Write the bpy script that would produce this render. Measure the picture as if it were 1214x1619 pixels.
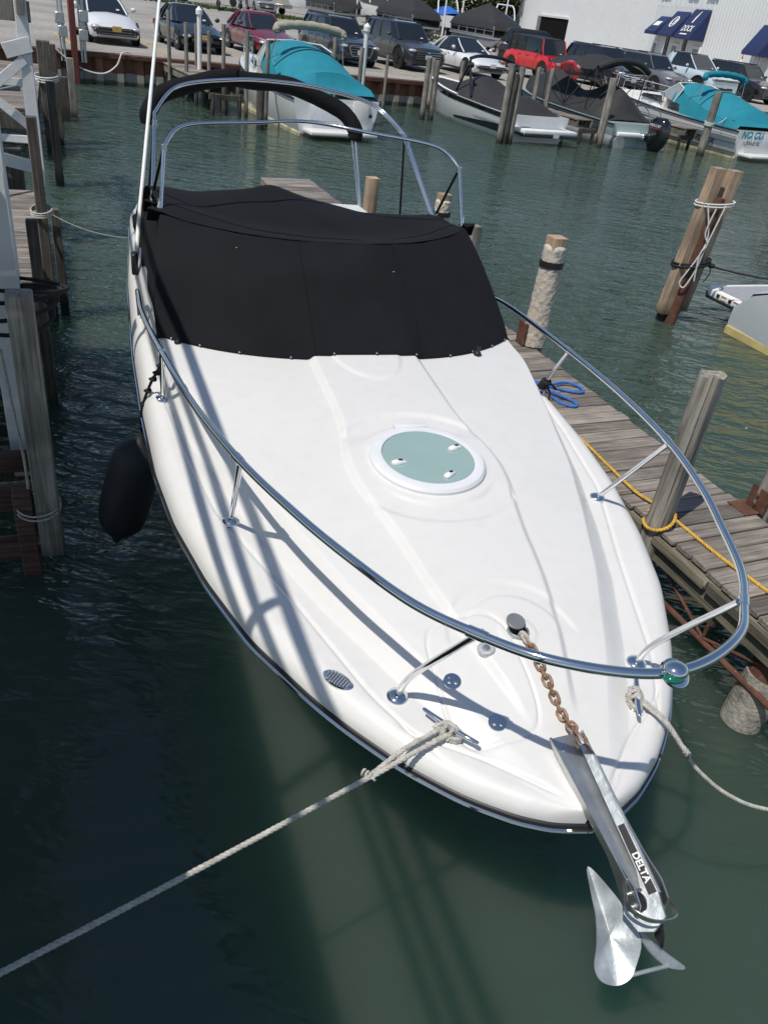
import bpy, bmesh, math, random
import numpy as np
from mathutils import Vector, Matrix
random.seed(7); np.random.seed(7)
R = math.radians
for o in list(bpy.data.objects): bpy.data.objects.remove(o)
sc = bpy.context.scene
COL = sc.collection

# ---------------------------------------------------------------- camera
PITCH, ROLL, CAMH = R(33.0), R(8.04), 3.4
cam_d = bpy.data.cameras.new('camera'); cam = bpy.data.objects.new('camera', cam_d); COL.objects.link(cam)
cam_d.sensor_fit = 'VERTICAL'; cam_d.sensor_height = 24; cam_d.lens = 24*1240/1619
cam_d.clip_start = .05; cam_d.clip_end = 3000
_f = Vector((0, math.cos(PITCH), -math.sin(PITCH))); _u = Vector((0, math.sin(PITCH), math.cos(PITCH))); _x = Vector((1, 0, 0))
_cx = _x*math.cos(ROLL)+_u*math.sin(ROLL); _cy = -_x*math.sin(ROLL)+_u*math.cos(ROLL)
_m = Matrix((_cx, _cy, -_f)).transposed().to_4x4(); _m.translation = (0, 0, CAMH)
cam.matrix_world = _m
sc.camera = cam
# ---------------------------------------------------------------- sky and sun
SUNV = Vector((.173, .2055, -.5)).normalized()          # direction the light travels
SUN_EL = math.asin(-SUNV.z); SUN_AZ = math.atan2(-SUNV.x, -SUNV.y)   # azimuth of the sun, clockwise from +Y
wd = bpy.data.worlds.new('World'); sc.world = wd; wd.use_nodes = True
nt = wd.node_tree; nt.nodes.clear()
sky = nt.nodes.new('ShaderNodeTexSky'); sky.sky_type = 'NISHITA'; sky.sun_disc = False
sky.sun_elevation = SUN_EL; sky.sun_rotation = SUN_AZ; sky.air_density = 1.0; sky.dust_density = .45
bg = nt.nodes.new('ShaderNodeBackground'); bg.inputs[1].default_value = .125
wo = nt.nodes.new('ShaderNodeOutputWorld')
nt.links.new(sky.outputs[0], bg.inputs[0]); nt.links.new(bg.outputs[0], wo.inputs[0])
sun_d = bpy.data.lights.new('sun', 'SUN'); sun_d.energy = 4.6; sun_d.angle = R(.53); sun_d.color = (1, .945, .86)
sun = bpy.data.objects.new('sun', sun_d); COL.objects.link(sun)
sun.rotation_euler = SUNV.to_track_quat('-Z', 'Y').to_euler()
sc.view_settings.view_transform = 'Standard'; sc.view_settings.look = 'None'
sc.view_settings.exposure = -.24; sc.view_settings.gamma = 1; sc.view_settings.use_curve_mapping = False

# ---------------------------------------------------------------- helpers
class MB:
    def __init__(s): s.v = []; s.f = []
    def add(s, vs, fs):
        n = len(s.v); s.v += [tuple(p) for p in vs]; s.f += [tuple(i+n for i in f) for f in fs]; return s
    def box(s, c, d, rot=None):
        c = Vector(c); hx, hy, hz = d[0]/2, d[1]/2, d[2]/2
        ps = [Vector((x, y, z)) for z in (-hz, hz) for y in (-hy, hy) for x in (-hx, hx)]
        if rot is not None: ps = [rot @ p for p in ps]
        return s.add([p+c for p in ps], [(0, 2, 3, 1), (4, 5, 7, 6), (0, 1, 5, 4), (2, 6, 7, 3), (0, 4, 6, 2), (1, 3, 7, 5)])
    def beam(s, a, b, w, h, up=(0, 0, 1)):
        a = Vector(a); b = Vector(b); y = (b-a).normalized(); up = Vector(up)
        if abs(y.dot(up)) > .98: up = Vector((0, 1, 0))
        x = y.cross(up).normalized(); z = x.cross(y)
        return s.box((a+b)/2, (w, (b-a).length, h), Matrix((x, y, z)).transposed())
    def rings(s, rs, closed=True, cap=True, loop=False):
        n = len(rs[0]); b = len(s.v)
        for r in rs: s.v += [tuple(p) for p in r]
        m = len(rs); k = n if closed else n-1
        for i in range(m if loop else m-1):
            for j in range(k):
                j2 = (j+1) % n; i2 = (i+1) % m
                s.f.append((b+i*n+j, b+i*n+j2, b+i2*n+j2, b+i2*n+j))
        if cap and closed and not loop:
            s.f.append(tuple(b+j for j in reversed(range(n)))); s.f.append(tuple(b+(m-1)*n+j for j in range(n)))
        return s
    def tube(s, pts, r, n=10, loop=False, cap=True, flat=1.0):
        P = [Vector(p) for p in pts]; m = len(P)
        rr = r if isinstance(r, (list, tuple)) else [r]*m
        T = []
        for i in range(m):
            if loop: t = P[(i+1) % m]-P[i-1]
            else: t = P[min(i+1, m-1)]-P[max(i-1, 0)]
            T.append(t.normalized() if t.length > 1e-9 else Vector((0, 0, 1)))
        up = Vector((0, 0, 1)) if abs(T[0].z) < .9 else Vector((1, 0, 0))
        x = T[0].cross(up).normalized(); rs = []
        for i in range(m):
            if i:
                q = T[i-1].rotation_difference(T[i]); x = q @ x
            x = (x-T[i]*x.dot(T[i])).normalized(); y = T[i].cross(x)
            rs.append([P[i]+(x*math.cos(2*math.pi*k/n)+y*math.sin(2*math.pi*k/n)*flat)*rr[i] for k in range(n)])
        return s.rings(rs, True, cap, loop)
    def lathe(s, prof, c=(0, 0, 0), n=24, axis=None):
        c = Vector(c); q = Vector((0, 0, 1)).rotation_difference(Vector(axis)) if axis is not None else None
        rs = []
        for r, z in prof:
            ring = [Vector((r*math.cos(2*math.pi*k/n), r*math.sin(2*math.pi*k/n), z)) for k in range(n)]
            rs.append([c+(q @ p if q else p) for p in ring])
        return s.rings(rs)
    def grid(s, fn, nu, nv):
        b = len(s.v)
        for i in range(nu+1):
            for j in range(nv+1): s.v.append(tuple(fn(i/nu, j/nv)))
        for i in range(nu):
            for j in range(nv):
                a = b+i*(nv+1)+j; s.f.append((a, a+1, a+nv+2, a+nv+1))
        return s
    def prism(s, poly, ext):
        P = [Vector(p) for p in poly]; e = Vector(ext); n = len(P); b = len(s.v)
        s.v += [tuple(p) for p in P]+[tuple(p+e) for p in P]
        s.f.append(tuple(b+i for i in reversed(range(n)))); s.f.append(tuple(b+n+i for i in range(n)))
        for i in range(n): s.f.append((b+i, b+(i+1) % n, b+n+(i+1) % n, b+n+i))
        return s
    def ell(s, c, d, nu=14, nv=10, rot=None):
        c = Vector(c); rs = []
        for i in range(nv+1):
            a = math.pi*(i+.001)/(nv+.002)-math.pi/2
            ring = [Vector((d[0]*math.cos(a)*math.cos(2*math.pi*k/nu), d[1]*math.cos(a)*math.sin(2*math.pi*k/nu), d[2]*math.sin(a))) for k in range(nu)]
            rs.append([c+(rot @ p if rot is not None else p) for p in ring])
        return s.rings(rs)
    def mesh(s, name='m', bevel=0, smooth=40, seg=1):
        me = bpy.data.meshes.new(name); me.from_pydata(s.v, [], s.f)
        bm = bmesh.new(); bm.from_mesh(me)
        bmesh.ops.recalc_face_normals(bm, faces=bm.faces)
        if bevel: bmesh.ops.bevel(bm, geom=bm.edges[:], offset=bevel, segments=seg, affect='EDGES', profile=.5)
        bm.to_mesh(me); bm.free()
        if smooth:
            me.polygons.foreach_set('use_smooth', [True]*len(me.polygons)); me.set_sharp_from_angle(angle=R(smooth))
        return me
    def build(s, name, mat, parent=None, bevel=0, smooth=40, seg=1, loc=None, rz=None):
        me = s.mesh(name, bevel, smooth, seg); me.materials.append(mat)
        return put(name, me, parent, loc, rz)
def put(name, me, parent=None, loc=None, rz=None):
    o = bpy.data.objects.new(name, me); COL.objects.link(o)
    if parent is not None: o.parent = parent
    if loc is not None: o.location = loc
    if rz is not None: o.rotation_euler = (0, 0, rz)
    return o
def tag(o, label=None, cat=None, group=None, kind=None):
    if label: o['label'] = label
    if cat: o['category'] = cat
    if group: o['group'] = group
    if kind: o['kind'] = kind
    return o
def thing(name, label, cat, loc=(0, 0, 0), rz=0, group=None):
    o = put(name, None, None, loc, rz); o.empty_display_size = .2
    return tag(o, label, cat, group)
def cr(pts, n=8, loop=False):
    P = [Vector(p) for p in pts]; out = []; m = len(P)
    for i in range(m if loop else m-1):
        if loop: p0, p1, p2, p3 = P[i-1], P[i], P[(i+1) % m], P[(i+2) % m]
        else: p0, p1, p2, p3 = P[max(i-1, 0)], P[i], P[i+1], P[min(i+2, m-1)]
        for k in range(n):
            t = k/n
            out.append(.5*((2*p1)+(p2-p0)*t+(2*p0-5*p1+4*p2-p3)*t*t+(3*p1-p0-3*p2+p3)*t**3))
    if not loop: out.append(P[-1].copy())
    return out
def resample(pts, step):
    P = [Vector(p) for p in pts]; d = [0]
    for i in range(1, len(P)): d.append(d[-1]+(P[i]-P[i-1]).length)
    n = max(2, int(d[-1]/step)); out = []; j = 0
    for k in range(n+1):
        t = d[-1]*k/n
        while j < len(P)-2 and d[j+1] < t: j += 1
        L = d[j+1]-d[j]; out.append(P[j].lerp(P[j+1], (t-d[j])/L if L > 1e-9 else 0))
    return out
def rope_mb(pts, r, pitch=None, strands=3, mb=None, n=6, step=None):
    """laid rope: helical strands around a path"""
    mb = mb or MB(); pitch = pitch or r*5.5
    P = resample(pts, step or pitch/9); m = len(P)
    T = [(P[min(i+1, m-1)]-P[max(i-1, 0)]).normalized() for i in range(m)]
    up = Vector((0, 0, 1)) if abs(T[0].z) < .9 else Vector((1, 0, 0))
    x = T[0].cross(up).normalized(); X = []
    for i in range(m):
        if i: x = T[i-1].rotation_difference(T[i]) @ x
        x = (x-T[i]*x.dot(T[i])).normalized(); X.append(x.copy())
    L = 0; acc = [0]
    for i in range(1, m): L += (P[i]-P[i-1]).length; acc.append(L)
    for k in range(strands):
        q = []
        for i in range(m):
            a = 2*math.pi*(acc[i]/pitch+k/strands); y = T[i].cross(X[i])
            q.append(P[i]+(X[i]*math.cos(a)+y*math.sin(a))*r*.5)
        mb.tube(q, r*.56, n)
    return mb
def sag(a, b, d, n=24):
    a = Vector(a); b = Vector(b)
    return [a.lerp(b, i/n)-Vector((0, 0, d*4*(i/n)*(1-i/n))) for i in range(n+1)]
def text_mesh(txt, size, depth=.0015, shear=0, bold=0):
    cu = bpy.data.curves.new('t', 'FONT'); cu.body = txt; cu.size = size; cu.extrude = depth; cu.shear = shear; cu.offset = bold
    cu.align_x = 'CENTER'; cu.align_y = 'CENTER'; cu.resolution_u = 3
    o = bpy.data.objects.new('t', cu); COL.objects.link(o)
    dg = bpy.context.evaluated_depsgraph_get()
    me = bpy.data.meshes.new_from_object(o.evaluated_get(dg))
    bpy.data.objects.remove(o); bpy.data.curves.remove(cu)
    return me
def lettering(name, txt, size, mat, parent, M, **k):
    me = text_mesh(txt, size, **k); me.materials.clear(); me.materials.append(mat)
    o = put(name, me, parent); o.matrix_local = M; return o
def frame(o, x, y):
    """matrix with local x,y axes (text plane) at o"""
    x = Vector(x).normalized(); y = Vector(y); z = x.cross(y).normalized(); y = z.cross(x)
    m = Matrix((x, y, z)).transposed().to_4x4(); m.translation = o; return m

# ---------------------------------------------------------------- materials
MAT = {}
def nodes(name):
    m = bpy.data.materials.new(name); m.use_nodes = True; t = m.node_tree
    return m, t, t.nodes['Principled BSDF']
def N(t, typ, **k):
    n = t.nodes.new(typ)
    for a, b in k.items(): setattr(n, a, b)
    return n
def ramp(t, pos):
    r = N(t, 'ShaderNodeValToRGB'); e = r.color_ramp.elements
    while len(e) < len(pos): e.new(.5)
    for i, (p, c) in enumerate(pos): e[i].position = p; e[i].color = (*c, 1) if len(c) == 3 else c
    return r
def simple(name, col, rough=.5, metal=0, var=.12, scale=6, coat=0, bump=0, bscale=60, spec=None, dirt=None, rvar=0, rand=0):
    """base colour with a little blotchy wear, optional dirt, fine bump"""
    m, t, b = nodes(name); L = t.links.new
    tc = N(t, 'ShaderNodeTexCoord'); no = N(t, 'ShaderNodeTexNoise'); no.inputs['Scale'].default_value = scale; no.inputs['Detail'].default_value = 6
    L(tc.outputs['Object'], no.inputs['Vector'])
    c = Vector(col[:3])
    r = ramp(t, [(.3, tuple(c*(1-var))), (.7, tuple(Vector([min(1, q) for q in c*(1+var*.6)])))])
    L(no.outputs[0], r.inputs[0]); out = r.outputs[0]
    if dirt:
        n2 = N(t, 'ShaderNodeTexNoise'); n2.inputs['Scale'].default_value = dirt[1]; n2.inputs['Detail'].default_value = 8; n2.inputs['Roughness'].default_value = .7
        L(tc.outputs['Object'], n2.inputs['Vector'])
        r2 = ramp(t, [(dirt[2], (0, 0, 0)), (min(1, dirt[2]+.15), (1, 1, 1))]); L(n2.outputs[0], r2.inputs[0])
        mx = N(t, 'ShaderNodeMix', data_type='RGBA'); L(r2.outputs[0], mx.inputs[0]); L(out, mx.inputs[6]); mx.inputs[7].default_value = (*dirt[0], 1); out = mx.outputs[2]
    if rand:
        oi = N(t, 'ShaderNodeObjectInfo'); hs = N(t, 'ShaderNodeHueSaturation'); mr = N(t, 'ShaderNodeMapRange')
        mr.inputs[3].default_value = 1-rand; mr.inputs[4].default_value = 1+rand
        L(oi.outputs['Random'], mr.inputs[0]); L(mr.outputs[0], hs.inputs['Value']); L(out, hs.inputs['Color']); out = hs.outputs[0]
    L(out, b.inputs['Base Color'])
    b.inputs['Roughness'].default_value = rough; b.inputs['Metallic'].default_value = metal
    if rvar:
        mr = N(t, 'ShaderNodeMapRange'); mr.inputs[3].default_value = rough-rvar; mr.inputs[4].default_value = rough+rvar
        L(no.outputs[0], mr.inputs[0]); L(mr.outputs[0], b.inputs['Roughness'])
    if coat: b.inputs['Coat Weight'].default_value = coat; b.inputs['Coat Roughness'].default_value = .04
    if spec is not None: b.inputs['Specular IOR Level'].default_value = spec
    if bump:
        nb = N(t, 'ShaderNodeTexNoise'); nb.inputs['Scale'].default_value = bscale; nb.inputs['Detail'].default_value = 4
        L(tc.outputs['Object'], nb.inputs['Vector']); bu = N(t, 'ShaderNodeBump'); bu.inputs['Strength'].default_value = bump; bu.inputs['Distance'].default_value = .01
        L(nb.outputs[0], bu.inputs['Height']); L(bu.outputs[0], b.inputs['Normal'])
    return m
def wood(name, c0, c1, c2, axis=0, sc_=1.0, rough=.85, rand=.22, wet=False, bump=.5):
    """weathered timber, grain along the given local axis"""
    m, t, b = nodes(name); L = t.links.new
    tc = N(t, 'ShaderNodeTexCoord'); oi = N(t, 'ShaderNodeObjectInfo'); va = N(t, 'ShaderNodeVectorMath', operation='ADD')
    mu = N(t, 'ShaderNodeVectorMath', operation='SCALE'); mu.inputs['Scale'].default_value = 37.0
    cb = N(t, 'ShaderNodeCombineXYZ')
    for i in range(3): L(oi.outputs['Random'], cb.inputs[i])
    L(cb.outputs[0], mu.inputs[0]); L(tc.outputs['Object'], va.inputs[0]); L(mu.outputs[0], va.inputs[1])
    mp = N(t, 'ShaderNodeMapping'); s = [46*sc_]*3; s[axis] = 2.2*sc_; mp.inputs['Scale'].default_value = s
    L(va.outputs[0], mp.inputs[0])
    n1 = N(t, 'ShaderNodeTexNoise'); n1.inputs['Scale'].default_value = 1; n1.inputs['Detail'].default_value = 7; n1.inputs['Roughness'].default_value = .62; n1.inputs['Distortion'].default_value = .6
    L(mp.outputs[0], n1.inputs['Vector'])
    r = ramp(t, [(.28, c0), (.5, c1), (.75, c2)]); L(n1.outputs[0], r.inputs[0])
    n2 = N(t, 'ShaderNodeTexNoise'); n2.inputs['Scale'].default_value = 2.6; n2.inputs['Detail'].default_value = 5
    L(va.outputs[0], n2.inputs['Vector'])
    r2 = ramp(t, [(.3, (.55, .55, .55)), (.72, (1.15, 1.13, 1.1))]); L(n2.outputs[0], r2.inputs[0])
    mx = N(t, 'ShaderNodeMix', data_type='RGBA', blend_type='MULTIPLY'); mx.inputs[0].default_value = 1; L(r.outputs[0], mx.inputs[6]); L(r2.outputs[0], mx.inputs[7])
    hs = N(t, 'ShaderNodeHueSaturation'); mr = N(t, 'ShaderNodeMapRange'); mr.inputs[3].default_value = 1-rand; mr.inputs[4].default_value = 1+rand
    L(oi.outputs['Random'], mr.inputs[0]); L(mr.outputs[0], hs.inputs['Value']); L(mx.outputs[2], hs.inputs['Color'])
    out = hs.outputs[0]
    if wet:                                  # permanent algae and wet staining near the waterline (world height)
        ge = N(t, 'ShaderNodeNewGeometry'); sp = N(t, 'ShaderNodeSeparateXYZ'); L(ge.outputs['Position'], sp.inputs[0])
        ad = N(t, 'ShaderNodeMath', operation='MULTIPLY_ADD'); ad.inputs[1].default_value = .25; L(n2.outputs[0], ad.inputs[0]); L(sp.outputs[2], ad.inputs[2])
        mr2 = N(t, 'ShaderNodeMapRange'); mr2.inputs[1].default_value = .22; mr2.inputs[2].default_value = .5; L(ad.outputs[0], mr2.inputs[0])
        m2 = N(t, 'ShaderNodeMix', data_type='RGBA'); L(mr2.outputs[0], m2.inputs[0]); m2.inputs[6].default_value = (.022, .024, .016, 1); L(out, m2.inputs[7]); out = m2.outputs[2]
    L(out, b.inputs['Base Color']); b.inputs['Roughness'].default_value = rough
    bu = N(t, 'ShaderNodeBump'); bu.inputs['Strength'].default_value = bump; bu.inputs['Distance'].default_value = .008; L(n1.outputs[0], bu.inputs['Height']); L(bu.outputs[0], b.inputs['Normal'])
    return m
M_ = dict(
    chrome=simple('polished_stainless', (.72, .73, .75), .08, 1, .06, 9, rvar=.03),
    steel=simple('brushed_stainless', (.62, .62, .61), .42, 1, .15, 14, bump=.08, bscale=90),
    galv=simple('galvanised_zinc', (.46, .50, .52), .5, .6, .3, 16, bump=.25, bscale=35, rvar=.1),
    gel=simple('white_gelcoat', (.72, .705, .675), .3, 0, .02, 3, coat=.25, dirt=((.62, .6, .54), 7, .66)),
    gelside=simple('hull_gelcoat', (.8, .79, .77), .18, 0, .03, 3, coat=.5),
    frame=simple('white_plastic', (.70, .71, .73), .38, 0, .04, 12, dirt=((.58, .59, .61), 9, .64)),
    glass_h=simple('frosted_hatch_acrylic', (.29, .405, .385), .13, 0, .04, 5, coat=.5),
    canvas=simple('black_acrylic_canvas', (.0078, .0083, .0108), .9, 0, .3, 2.2, bump=.5, bscale=9, spec=.2, dirt=((.028, .028, .029), 3.5, .66)),
    boot=simple('black_canvas_boot', (.006, .0065, .008), .85, 0, .2, 8, bump=.5, bscale=40, spec=.2),
    black=simple('black_rubber', (.012, .012, .013), .5, 0, .2, 8),
    blackgloss=simple('black_gloss', (.008, .009, .011), .12, 0, .1, 4, coat=.6),
    vinyl=simple('fender_vinyl', (.012, .013, .017), .6, 0, .3, 5, bump=.2, bscale=18),
    rope=simple('nylon_rope', (.52, .50, .45), .9, 0, .28, 40, bump=.6, bscale=260),
    ropeblack=simple('black_rope', (.012, .012, .013), .85, 0, .3, 30, bump=.5, bscale=200),
    ropeyellow=simple('yellow_rope', (.62, .38, .055), .8, 0, .25, 40, bump=.5, bscale=200),
    ropeblue=simple('blue_rope', (.035, .16, .52), .75, 0, .25, 40, bump=.5, bscale=200),
    ropewhite=simple('white_rope', (.66, .66, .63), .85, 0, .2, 40, bump=.5, bscale=200),
    rust=simple('rusty_chain_steel', (.30, .155, .085), .82, .1, .45, 60, bump=.6, bscale=120, dirt=((.26, .23, .20), 38, .5), rand=.25),
    rustdark=simple('rusted_steel', (.12, .052, .033), .85, .1, .4, 9, bump=.5, bscale=40, dirt=((.3, .27, .24), 12, .6)),
    green=simple('green_lens', (.0, .12, .07), .08, 0, .1, 4, coat=.8),
    concrete=simple('concrete', (.30, .28, .245), .9, 0, .35, 22, bump=1.0, bscale=45, dirt=((.07, .06, .042), 7, .52)),
    carpet=simple('beige_carpet', (.60, .54, .46), .98, 0, .25, 30, bump=1.0, bscale=110, spec=.1, dirt=((.42, .36, .29), 30, .55)),
    white=simple('white_paint', (.76, .76, .74), .45, 0, .06, 5),
    whitewood=simple('chipped_white_paint', (.62, .63, .62), .6, 0, .1, 6, bump=.2, bscale=30, dirt=((.2, .18, .15), 9, .64)),
    screw=simple('stainless_screw', (.6, .6, .6), .25, 1, .1, 8),
)
M_['deckwood'] = wood('dock_plank_wood', (.10, .085, .072), (.235, .205, .18), (.40, .365, .33), 0, rand=.3)
M_['pile'] = wood('grey_timber', (.085, .075, .062), (.27, .25, .215), (.46, .43, .385), 2, .8, rand=.15, wet=True, bump=.9)
M_['piletan'] = wood('tan_timber', (.2, .13, .085), (.40, .29, .2), (.56, .44, .32), 2, .8, rand=.12, wet=True)
M_['darkpile'] = wood('dark_wet_timber', (.03, .027, .022), (.085, .075, .062), (.17, .155, .13), 2, .8, rand=.2, wet=True)
M_['stringer'] = wood('mossy_stringer_wood', (.07, .065, .045), (.17, .155, .115), (.30, .275, .21), 1, rand=.2)
M_['redwood'] = wood('red_brown_timber', (.04, .018, .014), (.105, .05, .04), (.2, .13, .11), 0, rand=.2)
# ================================================================ setting: water
def water_mat():
    m, t, b = nodes('harbour_water'); L = t.links.new
    tc = N(t, 'ShaderNodeTexCoord')
    n0 = N(t, 'ShaderNodeTexNoise'); n0.inputs['Scale'].default_value = .09; n0.inputs['Detail'].default_value = 3; L(tc.outputs['Object'], n0.inputs['Vector'])
    r = ramp(t, [(.3, (.035, .058, .044)), (.7, (.048, .079, .061))]); L(n0.outputs[0], r.inputs[0])
    L(r.outputs[0], b.inputs['Base Color'])
    b.inputs['Roughness'].default_value = .045; m.use_backface_culling = False
    b.subsurface_method = 'BURLEY'; b.inputs['Subsurface Weight'].default_value = 1; b.inputs['Subsurface Radius'].default_value = (.5, 1.0, .8); b.inputs['Subsurface Scale'].default_value = .7; b.inputs['IOR'].default_value = 1.333
    def wave(scale, rot, sx, det, dist):
        mp = N(t, 'ShaderNodeMapping'); mp.inputs['Rotation'].default_value = (0, 0, rot); mp.inputs['Scale'].default_value = (sx, 1, 1)
        L(tc.outputs['Object'], mp.inputs[0]); n = N(t, 'ShaderNodeTexNoise'); n.inputs['Scale'].default_value = scale; n.inputs['Detail'].default_value = det; n.inputs['Roughness'].default_value = .55; n.inputs['Distortion'].default_value = dist
        L(mp.outputs[0], n.inputs['Vector']); return n.outputs[0]
    a = wave(4.2, R(18), .45, 3, .5); c = wave(1.1, R(-8), .5, 2, .3); d = wave(11, R(28), .5, 2, .3)
    # breeze: calmer next to the near boat, more ripple in the open slip
    g = wave(.13, 0, 1, 2, 0); gr = N(t, 'ShaderNodeMapRange'); gr.inputs[1].default_value = .35; gr.inputs[2].default_value = .62; gr.inputs[3].default_value = .35; gr.inputs[4].default_value = 1; L(g, gr.inputs[0])
    sp = N(t, 'ShaderNodeSeparateXYZ'); L(tc.outputs['Object'], sp.inputs[0])
    cl = N(t, 'ShaderNodeMapRange', interpolation_type='SMOOTHSTEP'); cl.inputs[1].default_value = 2.2; cl.inputs[2].default_value = 4.0; cl.inputs[3].default_value = .2; cl.inputs[4].default_value = 1; L(sp.outputs[1], cl.inputs[0])
    mm = N(t, 'ShaderNodeMath', operation='MULTIPLY'); L(gr.outputs[0], mm.inputs[0]); L(cl.outputs[0], mm.inputs[1])
    s1 = N(t, 'ShaderNodeMath', operation='MULTIPLY_ADD'); L(c, s1.inputs[0]); s1.inputs[1].default_value = 1.6; L(a, s1.inputs[2])
    s2 = N(t, 'ShaderNodeMath', operation='MULTIPLY_ADD'); L(d, s2.inputs[0]); s2.inputs[1].default_value = .28; L(s1.outputs[0], s2.inputs[2])
    bu = N(t, 'ShaderNodeBump'); bu.inputs['Distance'].default_value = .16; L(s2.outputs[0], bu.inputs['Height']); L(mm.outputs[0], bu.inputs['Strength'])
    L(bu.outputs[0], b.inputs['Normal'])
    return m
wm = water_mat()
# marina frame: s along the seawall, t inland from it
PH = R(32); E1 = Vector((math.cos(PH), math.sin(PH), 0)); E2 = Vector((-math.sin(PH), math.cos(PH), 0)); W0 = Vector((0, 34.95, 0))
LOT = .88
def MW(s, t, z=0): return W0+E1*s+E2*t+Vector((0, 0, z))
wb = MB(); wb.add([MW(-300, -300), MW(300, -300), MW(300, .3), MW(-300, .3)], [(0, 1, 2, 3)])
tag(wb.build('water', wm, smooth=0), 'green harbour water with wind ripples', kind='structure')
# ================================================================ the near cabin cruiser (local: x across, y aft from the stem, z up)
AL = R(21); BO = Vector((.828, 1.681, 0))
boat = thing('cabin_cruiser', 'white cabin cruiser filling the foreground with black canvas cover and round hatch', 'boat', BO, AL)
def BW(x, y, z): return BO+Vector((x*math.cos(AL)-y*math.sin(AL), x*math.sin(AL)+y*math.cos(AL), z))
HU = [0, .03, .08, .19, .36, .55, .70, 1.06, 1.45, 1.9, 2.37, 3.02, 3.95, 5.39, 7.3]
HW = [.0, .13, .235, .385, .55, .69, .785, .97, 1.10, 1.205, 1.265, 1.30, 1.325, 1.32, 1.25]
# smooth the outline once
_uu = np.linspace(0, 7.3, 600); _hh = np.interp(_uu, HU, HW)
_k = np.hanning(19); _k /= _k.sum(); _s = np.convolve(np.pad(_hh, 9, mode='edge'), _k, 'valid'); _bl = np.clip(_uu/.3, 0, 1); _hh = _hh*(1-_bl)+_s*_bl
def hb(u): return np.interp(u, _uu, _hh)
_ipc = {}
def ip(u, xs, ys):
    key = (tuple(xs), tuple(ys))
    if key not in _ipc:
        g = np.linspace(-1, 8.3, 1861); v = np.interp(g, xs, ys); kk = np.hanning(61); kk /= kk.sum(); v2 = np.convolve(np.pad(v, 30, mode='edge'), kk, 'valid'); _ipc[key] = (g, v2)
    g, v2 = _ipc[key]; return np.interp(u, g, v2)
def sm(x, a, b):
    t = np.clip((x-a)/(b-a), 0, 1); return t*t*(3-2*t)
ZR = 1.2
def deck_z(u, w):
    u = np.asarray(u, float); w = np.asarray(w, float)
    h = np.maximum(hb(u), .02); q = np.abs(w)/h; d = (1-q)*h
    zs = ip(u, [0, .6, 1.8, 3, 4, 7.3], [1.262, 1.285, 1.325, 1.365, 1.385, 1.36])
    zc = ip(u, [0, .25, .66, 1.1, 1.8, 3, 4.2, 7.3], [1.268, 1.295, 1.365, 1.405, 1.455, 1.515, 1.55, 1.5])
    zm = ip(u, [0, .23, .66, 1.1, 1.8, 3, 4.2, 7.3], [1.270, 1.30, 1.392, 1.445, 1.515, 1.575, 1.62, 1.5])
    qc = ip(u, [0, .3, .53, 1.03, 1.48, 1.8, 2.24, 2.74, 3.1, 4.2], [.35, .42, .48, .57, .64, .69, .745, .82, .87, .9])
    qs = ip(u, [0, .3, .71, 1.2, 1.57, 2.07, 2.5, 3.08, 4.2], [.58, .62, .66, .715, .755, .81, .86, .925, .95])
    Rr = np.minimum(.10, .45*h)
    f = np.sqrt(np.clip(1-(1-np.clip(d/Rr, 0, 1))**2, 0, 1))
    z_out = ZR+(zs-ZR)*f
    tt = np.clip((q-qc)/(qs-qc), 0, 1); tt = .75*tt+.25*tt*tt*(3-2*tt)
    z_mid = zc+(zs-zc)*tt
    z_in = zc+(zm-zc)*(1-np.clip(q/qc, 0, 1)**2)
    z = np.where(q > qs, z_out, np.where(q > qc, np.minimum(z_mid, 9), z_in))
    # shallow waterway groove on the side deck, following the stanchion line
    wl = np.abs(w)-ip(u, [0, .3, .6, 1.2, 1.8, 2.4, 3.1], [.22, .44, .60, .80, 1.02, 1.12, 1.2])
    z = z-.009*np.exp(-(wl/.009)**2)*sm(u, .25, .4)*(1-sm(u, 3.0, 3.2))
    # raised centre panel running from the windshield to the chain pipe
    cw = ip(u, [.3, .5, .75, 1.0, 1.3, 1.5, 1.65, 1.82, 2.0, 2.15, 2.35, 3.2], [.07, .12, .19, .245, .285, .325, .365, .38, .365, .33, .315, .32])
    z = z+.026*(1-sm(np.abs(w), cw-.006, cw+.032))*sm(u, .30, .55)
    r = np.hypot(u-1.82, w)
    # round boss with crescent recesses fore and aft of the hatch
    cres = (sm(r, .325, .345)-sm(r, .44, .475))*sm(np.abs(u-1.82), .16, .30)
    z = z-.013*cres*(np.abs(w) < .36)
    z = z+.005*(1-sm(r, .27, .31))
    rp = np.hypot(u-.70, w)
    z = z-.007*(sm(rp, .185, .2)-sm(rp, .26, .285))*sm(u, .68, .76)
    z = z+.005*(1-sm(rp, .065, .085))
    # tear-drop pad by the windshield
    e = np.hypot((u-3.05)/.42, w/.24); z = z+.008*(1-sm(e, .82, .95))
    # anchor locker lid: rounded outline groove left of the chain
    lx = (w+.20); ly = (u-.56); e2 = (np.abs(lx/.165)**4+np.abs(ly/.26)**4)**.25
    z = z-.008*np.exp(-((e2-1)/.03)**2)*sm(u, .2, .3)
    # hull-side styling swoosh at the bow
    for sgn in (-1, 1):
        pth = sgn*w-ip(u, [.05, .15, .25, .4, .55], [.05, .18, .26, .50, .60]); z = z-.008*np.exp(-(pth/.011)**2)*(1-sm(u, .42, .5))*sm(u, .06, .12)
    return z
def dz(w, u): return float(deck_z(u, w))
def deck_n(w, u):
    e = .01; return Vector((-(dz(w+e, u)-dz(w-e, u))/(2*e), -(dz(w, u+e)-dz(w, u-e))/(2*e), 1)).normalized()
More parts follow.
